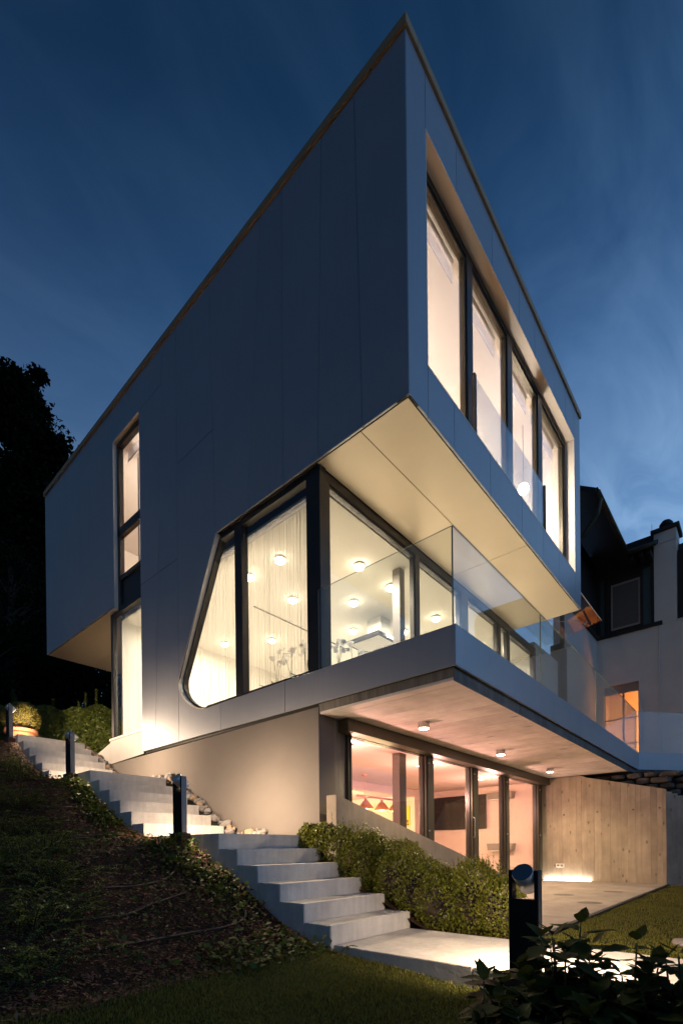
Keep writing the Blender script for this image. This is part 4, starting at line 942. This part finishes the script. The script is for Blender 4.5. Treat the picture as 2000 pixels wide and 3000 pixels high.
# -- potted ball shrub
pt = empty('potted_shrub', (3.62, 12.35, 3.1), 'clipped ball shrub in a terracotta pot at the head of the stairs', 'potted shrub')
px_, py_ = 3.62, 12.35
B().lathe((px_, py_, 3.1), [(.20, 0), (.29, .26), (.32, .26), (.32, .33), (.27, .33), (.25, .28)], 28).done('pot', 'terracotta', pt, smooth=False)
n = 6500; d = rdir(n); d[:, 2] = np.where(d[:, 2] < -.55, -d[:, 2], d[:, 2]); rr = .36*(.9+.12*RNG.uniform(0, 1, n)**.5); P = np.array([px_, py_, 3.68])+d*rr[:, None]*np.array([1, 1, .92])
L = RNG.uniform(.025, .045, n); V, F = leaves(P, d*.5+rdir(n)*.7+[0, 0, .3], d+rdir(n)*.4, L, L*.55); fast('foliage', V, F, 'topiary_leaf', pt, kind='stuff')
B().tube([(px_, py_, 3.36), (px_, py_, 3.6)], .02, 8).done('stem', 'bark', pt)
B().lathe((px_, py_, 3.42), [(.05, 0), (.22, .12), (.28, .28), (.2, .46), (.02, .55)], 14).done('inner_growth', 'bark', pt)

# -- bark mulch, ivy ground cover, low shrubs on the slope
def bedz(X, Y): return g_slope(X, Y)+bumpy(X, Y, .03)*smooth(3.0, 3.4, Y)
n = 38000; Y = 3.0+9.5*RNG.uniform(0, 1, n)**1.6; x0_ = np.clip(.18*Y-1.2, -1, 3); X = x0_+(3.22-x0_)*RNG.uniform(0, 1, n)**.7
P = np.column_stack([X, Y, bedz(X, Y)+.004+RNG.uniform(0, .012, n)]); D = rdir(n); D[:, 2] *= .35; L = RNG.uniform(.02, .055, n)
V, F = leaves(P, D, np.tile([0, 0, 1.], (n, 1))+rdir(n)*.5, L, L*.4, .05); fast('bark_mulch', V, F, 'chip', None, 'stuff', 'brown bark mulch scattered over the planted slope', 'mulch')
Ps = []; Ds = []; Ns = []; Ls = []
for seed, nn, per, area, spread in ((1, 95, 8, (1.4, 3.2, 3.1, 6.2), .10), (2, 60, 10, (2.0, 3.2, 6.0, 11), .13), (3, 46, 26, (2.9, 3.2, 6.6, 8.2), .10), (5, 40, 22, (2.7, 3.2, 3.5, 5.4), .12), (6, 24, 20, (2.2, 3.2, 2.95, 3.3), .10)):
    a, b, c, d = clumps(nn, area, bedz, per, spread, (.03, .065), .5, seed); a[:, 2] += np.abs(np.random.default_rng(seed+50).normal(size=len(a)))*.035+.015; ok = a[:, 0] < 3.215
    Ps.append(a[ok]); Ds.append(b[ok]); Ns.append(c[ok]); Ls.append(d[ok])
P, D, Nn, L = map(np.concatenate, (Ps, Ds, Ns, Ls)); V, F = leaves(P, D, Nn, L, L*.85, .15); fast('ivy_ground_cover', V, F, 'cover_leaf', None, 'stuff', 'creeping ivy leaves over the mulched slope', 'ivy')
def low_shrub(x, y, n, rad, h, label, seed, leaf=.022, lean=(0, 0)):
    r = np.random.default_rng(seed); t = empty('low_shrub', (x, y, float(bedz(x, y))), label, 'shrub', 'low spreading shrubs on the slope')
    PV = []; DV = []; NV = []; tw = B()
    for i in range(n):
        a = r.uniform(0, 2*math.pi); el = r.uniform(.25, 1.0); Ln = rad*r.uniform(.6, 1.1); st = np.array([x+r.normal()*rad*.28, y+r.normal()*rad*.28, 0]); st[2] = float(bedz(st[0], st[1]))
        d0 = np.array([math.cos(a)+lean[0], math.sin(a)+lean[1], 0]); d0 /= np.linalg.norm(d0); pts = []
        for q in range(7):
            f_ = q/6; pts.append(st+d0*Ln*f_+np.array([0, 0, h*el*(1.9*f_-1.15*f_*f_)]))
        tw.tube([tuple(q) for q in pts], [.005, .005, .004, .004, .003, .002, .002], 4)
        m = int(26*Ln/.4)+8
        for q in range(m):
            f_ = q/m; k_ = min(5, int(f_*6)); u_ = f_*6-k_; p_ = pts[k_]*(1-u_)+pts[k_+1]*u_; dd = pts[k_+1]-pts[k_]; dd /= np.linalg.norm(dd); sd_ = np.cross(dd, [0, 0, 1]); sd_ /= np.linalg.norm(sd_)+1e-6
            for s_ in (-1, 1):
                PV.append(p_); DV.append(dd*.5+sd_*s_*.9+r.normal(size=3)*.25); NV.append(np.array([0, 0, 1.])+r.normal(size=3)*.4)
    V, F = leaves(np.array(PV), np.array(DV), np.array(NV), r.uniform(leaf*.7, leaf*1.3, len(PV)), leaf*.5); fast('foliage', V, F, 'shrub_leaf', t, kind='stuff'); tw.done('twigs', 'bark', t, kind='stuff')
shr = [(1.32, 4.15, 64, .46, .36, 'low shrub nearest the camera at the left edge'), (1.62, 4.75, 50, .44, .32, 'arching shrub reaching over the mulch near the hoses'), (1.42, 5.2, 56, .50, .38, 'low shrub in the middle of the left edge'), (1.78, 5.75, 54, .48, .36, 'low shrub left of the bollard at the middle flight'),
       (1.92, 6.6, 56, .52, .36, 'low shrub level with the middle flight of steps'), (2.15, 7.5, 50, .50, .32, 'low shrub below the upper bollard'), (2.42, 8.7, 42, .5, .30, 'low shrub beside the topmost flight'), (2.72, 10.2, 34, .45, .26, 'small shrub highest on the slope'), (1.08, 3.55, 46, .42, .30, 'dark shrub in the lower left corner'), (1.55, 7.0, 50, .5, .4, 'shrub farthest left below the hedge')]
for i, a in enumerate(shr): low_shrub(*a, seed=100+i, leaf=.024 if i else .022)
low_shrub(3.10, 2.98, 7, .26, .16, 'small sprig at the foot of the lowest step', 131)
# irrigation hoses
def hose(pts, label):
    P_ = [Vector((x, y, float(bedz(x, y))+.016)) for x, y in pts]; Q = []
    for i in range(len(P_)-1):
        p0, p1, p2, p3 = P_[max(i-1, 0)], P_[i], P_[i+1], P_[min(i+2, len(P_)-1)]
        for q in range(6):
            u = q/6; v = .5*((2*p1)+(-p0+p2)*u+(2*p0-5*p1+4*p2-p3)*u*u+(-p0+3*p1-3*p2+p3)*u**3); v.z = max(v.z, float(bedz(v.x, v.y))+.012); Q.append(v)
    Q.append(P_[-1]); B().tube(Q, .0095, 8).done('irrigation_hose', 'hose', None, label, 'hose', 'drip hoses on the slope', smooth=True)
hose([(2.60, 5.16), (2.74, 5.08), (2.81, 5.0), (2.85, 4.82), (2.77, 4.65), (2.54, 4.5), (2.24, 4.46), (1.9, 4.47)], 'drip hose curling back below the bollard at the middle flight')
hose([(2.56, 4.14), (2.23, 4.09), (1.95, 4.06), (1.72, 4.08), (1.4, 4.12)], 'drip hose running straight across the middle of the slope')
hose([(2.92, 3.90), (2.94, 3.75), (2.80, 3.63), (2.55, 3.59), (2.27, 3.63), (1.9, 3.63), (1.5, 3.61)], 'lowest drip hose with a hooked end near the lawn')
hose([(2.4, 6.55), (2.7, 6.46), (3.05, 6.33)], 'short drip hose beside the foot of the middle flight')
hose([(2.1, 7.48), (2.59, 7.34), (3.07, 7.31)], 'upper drip hose beside the middle flight')
# -- loose stones between stair and wall
rs = random.Random(21); sm = []
for k in range(5):
    bm = bmesh.new(); bmesh.ops.create_icosphere(bm, subdivisions=2, radius=1)
    for v in bm.verts:
        c = v.co; c *= 1+.16*math.sin(c.x*3.1+k*2)+.12*math.sin(c.y*4.3+k)+rs.uniform(-.06, .06); c.z = math.copysign(abs(c.z)**.8, c.z)
    for m_ in ('stone', 'stone_warm'):
        me = bpy.data.meshes.new('stone'); bm.to_mesh(me); me.materials.append(M[m_]); sm.append(me)
    bm.free()
def stairz(y):
    if y < 6.229: return .939
    if y < 9.569: return .942+.1778*min(6, int((y-6.229)/.3305)+1)
    return 2.018+.181*min(6, int((y-9.569)/.3305)+1)
for i in range(120):
    y = 5.35+5.9*i/119+rs.uniform(-.03, .03); warm = rs.random() < (.5 if y < 6.3 or y > 10.4 else .12)
    r_ = rs.uniform(.03, .068) if y < 9.6 else rs.uniform(.03, .06); slope_z = np.interp(y, [5.3, 6.0, 6.23, 7.9, 9.2, 9.6, 11.25], [.95, .97, 1.05, 2.0, 2.03, 2.1, 3.0])
    o = bpy.data.objects.new('loose_stone', sm[rs.randrange(5)*2+(1 if warm else 0)]); COL.objects.link(o)
    o.location = (rs.uniform(4.54, 4.60), y, slope_z+.02+rs.uniform(-.04, .06)); o.scale = (r_*.75, r_*1.25, r_*rs.uniform(.6, .9)); o.rotation_euler = (rs.uniform(-.5, .5), rs.uniform(-.5, .5), rs.uniform(0, 6.28))
    tag(o, 'grey or tan loose stone in the strip between stair and house wall', 'stone', 'loose stones along the stair')
B().prism([(4.6, .3), (11.3, .3), (11.3, 2.95), (9.6, 2.02), (8.0, 1.95), (6.23, .98), (5.8, .9), (4.6, .7)], 'X', 4.503, 4.647).done('gravel_strip', 'soil', kind='structure')
# -- grass
def grass(n, area, zf, hmin, hmax, label, mask=None, seed=0):
    r = np.random.default_rng(seed); X = r.uniform(area[0], area[1], n); Y = r.uniform(area[2], area[3], n)
    if mask is not None: k_ = mask(X, Y); X, Y = X[k_], Y[k_]
    P = np.column_stack([X, Y, zf(X, Y)]); D = r.normal(size=(len(X), 3))*.38; D[:, 2] = 1; L = r.uniform(hmin, hmax, len(X))*(1+.25*np.sin(X*3)*np.sin(Y*4)); Nn = r.normal(size=(len(X), 3)); Nn[:, 2] = 0
    V, F = leaves(P, D, Nn, L, .0045, .0); fast('grass', V, F, 'grass_blade', None, 'stuff', label, 'grass')
grass(60000, (.4, 3.25, .0, 3.15), lambda X, Y: g_slope(X, Y)+bumpy(X, Y, .012)-.004, .02, .042, 'dark mown grass in front of the mulched slope', lambda X, Y: X > .25*Y-.1, 1)
grass(120000, (4.47, 13.0, -1.2, 1.645), lambda X, Y: -.135+bumpy(X, Y, .008)-.03*smooth(1.2, -6, Y)-.004, .02, .045, 'lamp lit mown lawn between the path and the patio', lambda X, Y: (Y > -.05*X-.6) & (np.random.default_rng(4).uniform(0, 1, len(X)) < 1.25-.07*X), 2)
# -- flat stepping stones at the far right of the lawn
for i, (x, y, sx, sy, lab) in enumerate(((5.2, .50, .22, .14, 'flat pale stepping stone nearest the path at the right edge'), (5.75, .36, .2, .16, 'flat pale stepping stone farther out in the lawn'))):
    o = bpy.data.objects.new('stepping_stone', sm[i*2]); COL.objects.link(o); o.location = (x, y, -.11); o.scale = (sx, sy, .035); o.rotation_euler = (0, 0, .4+i); tag(o, lab, 'stone')
# -- broad-leaved shrubs in front of the path
def leafmesh(k):
    r = random.Random(k); nseg = 9; V = []; F = []
    for i in range(nseg+1):
        u = i/nseg; wv = .36*math.sin(math.pi*min(1, u*1.04))**.75*(1-.35*u)+.002; wv *= 1+.06*(1 if i % 2 else -1); bend = -.22*u*u+.05*math.sin(u*5+k)
        V += [(-wv, u, bend+.10*wv*2), (0, u, bend), (wv, u, bend+.10*wv*2)]
    for i in range(nseg):
        b = i*3; F += [(b, b+1, b+4, b+3), (b+1, b+2, b+5, b+4)]
    me = bpy.data.meshes.new('leaf'); me.from_pydata(V, [], F); me.materials.append(M['hydrangea_leaf'])
    for p in me.polygons: p.use_smooth = True
    return me
LM = [leafmesh(k) for k in range(4)]
def broad_shrub(x, y, h, spread, nst, label, seed, size=.125):
    r = random.Random(seed); z0 = -.27; t = empty('broad_leaved_shrub', (x, y, z0), label, 'shrub', 'broad leaved shrubs before the path')
    tw = B()
    for i in range(nst):
        a = r.uniform(0, 6.28); q = spread*math.sqrt(r.uniform(.02, 1)); hh = h*r.uniform(.78, .98)*(1-.25*(q/spread)**2)
        tip = Vector((x+q*math.cos(a), y+q*math.sin(a), z0+hh)); base = Vector((x+q*.35*math.cos(a), y+q*.35*math.sin(a), z0)); mid = base.lerp(tip, .55)+Vector((0, 0, .04))
        tw.tube([base, mid, tip], [.006, .005, .003], 5)
        for lev in range(5):
            u = 1-lev*(.06 if lev < 3 else .095); pp = mid.lerp(tip, max(0, (u-.55)/.45)); th = r.uniform(0, 3.14)+lev*1.57; sz = size*(.6 if lev == 0 else 1)*r.uniform(.8, 1.2)
            for s_ in (0, 1):
                az = th+s_*math.pi+r.uniform(-.3, .3); el = (.85 if lev == 0 else .35-.18*lev)+r.uniform(-.2, .2)
                d = Vector((math.cos(az)*math.cos(el), math.sin(az)*math.cos(el), math.sin(el))); sd_ = d.cross(Vector((0, 0, 1))).normalized(); up = sd_.cross(d)
                o = bpy.data.objects.new('leaf', LM[r.randrange(4)]); COL.objects.link(o); o.parent = t
                o.matrix_local = Matrix.Translation(pp+d*.012-t.location) @ Matrix(((sd_.x, d.x, up.x, 0), (sd_.y, d.y, up.y, 0), (sd_.z, d.z, up.z, 0), (0, 0, 0, 1))) @ Matrix.Diagonal((sz, sz, sz, 1))
    tw.done('stems', 'stem_green', t, kind='stuff')
for q in ((2.22, .66, .73, .20, 13, 'tallest broad leaved shrub right of the front bollard', 1), (2.15, .42, .70, .20, 11, 'broad leaved shrub second from the front bollard', 2), (2.10, .20, .72, .18, 11, 'broad leaved shrub at the right edge of the foreground', 3),
          (1.86, .68, .50, .22, 10, 'low broad leaved shrub below the front bollard', 4), (1.95, .34, .54, .20, 11, 'low broad leaved shrub in the bottom right corner', 5), (2.04, .80, .56, .17, 10, 'broad leaved shrub at the foot of the front bollard', 6),
          (2.18, .54, .50, .20, 9, 'low broad leaved shrub between the two tallest ones', 7), (2.04, .06, .66, .18, 11, 'broad leaved shrub cut by the right picture edge', 8), (1.74, .46, .38, .24, 11, 'lowest broad leaved shrub at the bottom edge', 9), (2.30, .28, .52, .2, 9, 'broad leaved shrub farthest back by the path edge', 10)):
    broad_shrub(*q)
sg = empty('leafy_sprig', (1.80, .82, -.27), 'single sprig with three broad leaves left of the front bollard', 'sprig')
B().tube([(1.80, .80, -.27), (1.80, .83, .10), (1.805, .838, .235)], [.006, .005, .003], 6).done('stem', 'stem_green', sg)
for az, el, sz in ((.9, 1.35, .085), (2.3, .35, .095), (-.85, .45, .095)):
    d = Vector((math.cos(az)*math.cos(el), math.sin(az)*math.cos(el), math.sin(el))); sd_ = d.cross(Vector((0, 0, 1))).normalized(); up = sd_.cross(d)
    o = bpy.data.objects.new('leaf', LM[1]); COL.objects.link(o); o.parent = sg
    o.matrix_local = Matrix.Translation(Vector((1.805, .838, .235))-sg.location) @ Matrix(((sd_.x, d.x, up.x, 0), (sd_.y, d.y, up.y, 0), (sd_.z, d.z, up.z, 0), (0, 0, 0, 1))) @ Matrix.Diagonal((sz, sz, sz, 1))

# -- trees on the hillside
def tree(x, y, z0, H, crown, label, seed, n=16000, leaf=.22, trunk_r=.28, nclump=90, dense=.55, shape=1.0):
    """crown: list of ellipsoids (dx,dy,z,rx,ry,rz)"""
    r = np.random.default_rng(seed); t = empty('tree', (x, y, z0), label, 'tree', 'trees on the dark hillside')
    tr = B(); tr.tube([(x, y, z0-.5), (x+.1, y, z0+H*.3), (x-.05, y+.1, z0+H*.6), (x+.05, y, z0+H*.93)], [trunk_r, trunk_r*.8, trunk_r*.5, trunk_r*.12], 9)
    PV = []; CL = []
    for (dx, dy, cz, rx, ry, rz) in crown:
        k = max(4, int(nclump*rx*rz/ sum(c[3]*c[5] for c in crown)))
        d = unit(r.normal(size=(k, 3)))*(r.uniform(.35, 1, (k, 1))**.5); CL.append(np.array([x+dx, y+dy, z0+cz])+d*np.array([rx, ry, rz]))
    C = np.concatenate(CL)
    for c in C[:: max(1, len(C)//40)]:
        zb = min(max(c[2]-H*.12, z0+H*.15), z0+H*.8); tr.tube([(x, y, zb), tuple((np.array([x, y, zb])+c)/2+[0, 0, .2]), tuple(c)], [trunk_r*.3, trunk_r*.16, .02], 5)
    idx = r.integers(0, len(C), n); sz = r.uniform(.35, 1.0, len(C))*dense*shape; P = C[idx]+r.normal(size=(n, 3))*sz[idx][:, None]*np.array([1, 1, .7]); D = r.normal(size=(n, 3)); D[:, 2] -= .2
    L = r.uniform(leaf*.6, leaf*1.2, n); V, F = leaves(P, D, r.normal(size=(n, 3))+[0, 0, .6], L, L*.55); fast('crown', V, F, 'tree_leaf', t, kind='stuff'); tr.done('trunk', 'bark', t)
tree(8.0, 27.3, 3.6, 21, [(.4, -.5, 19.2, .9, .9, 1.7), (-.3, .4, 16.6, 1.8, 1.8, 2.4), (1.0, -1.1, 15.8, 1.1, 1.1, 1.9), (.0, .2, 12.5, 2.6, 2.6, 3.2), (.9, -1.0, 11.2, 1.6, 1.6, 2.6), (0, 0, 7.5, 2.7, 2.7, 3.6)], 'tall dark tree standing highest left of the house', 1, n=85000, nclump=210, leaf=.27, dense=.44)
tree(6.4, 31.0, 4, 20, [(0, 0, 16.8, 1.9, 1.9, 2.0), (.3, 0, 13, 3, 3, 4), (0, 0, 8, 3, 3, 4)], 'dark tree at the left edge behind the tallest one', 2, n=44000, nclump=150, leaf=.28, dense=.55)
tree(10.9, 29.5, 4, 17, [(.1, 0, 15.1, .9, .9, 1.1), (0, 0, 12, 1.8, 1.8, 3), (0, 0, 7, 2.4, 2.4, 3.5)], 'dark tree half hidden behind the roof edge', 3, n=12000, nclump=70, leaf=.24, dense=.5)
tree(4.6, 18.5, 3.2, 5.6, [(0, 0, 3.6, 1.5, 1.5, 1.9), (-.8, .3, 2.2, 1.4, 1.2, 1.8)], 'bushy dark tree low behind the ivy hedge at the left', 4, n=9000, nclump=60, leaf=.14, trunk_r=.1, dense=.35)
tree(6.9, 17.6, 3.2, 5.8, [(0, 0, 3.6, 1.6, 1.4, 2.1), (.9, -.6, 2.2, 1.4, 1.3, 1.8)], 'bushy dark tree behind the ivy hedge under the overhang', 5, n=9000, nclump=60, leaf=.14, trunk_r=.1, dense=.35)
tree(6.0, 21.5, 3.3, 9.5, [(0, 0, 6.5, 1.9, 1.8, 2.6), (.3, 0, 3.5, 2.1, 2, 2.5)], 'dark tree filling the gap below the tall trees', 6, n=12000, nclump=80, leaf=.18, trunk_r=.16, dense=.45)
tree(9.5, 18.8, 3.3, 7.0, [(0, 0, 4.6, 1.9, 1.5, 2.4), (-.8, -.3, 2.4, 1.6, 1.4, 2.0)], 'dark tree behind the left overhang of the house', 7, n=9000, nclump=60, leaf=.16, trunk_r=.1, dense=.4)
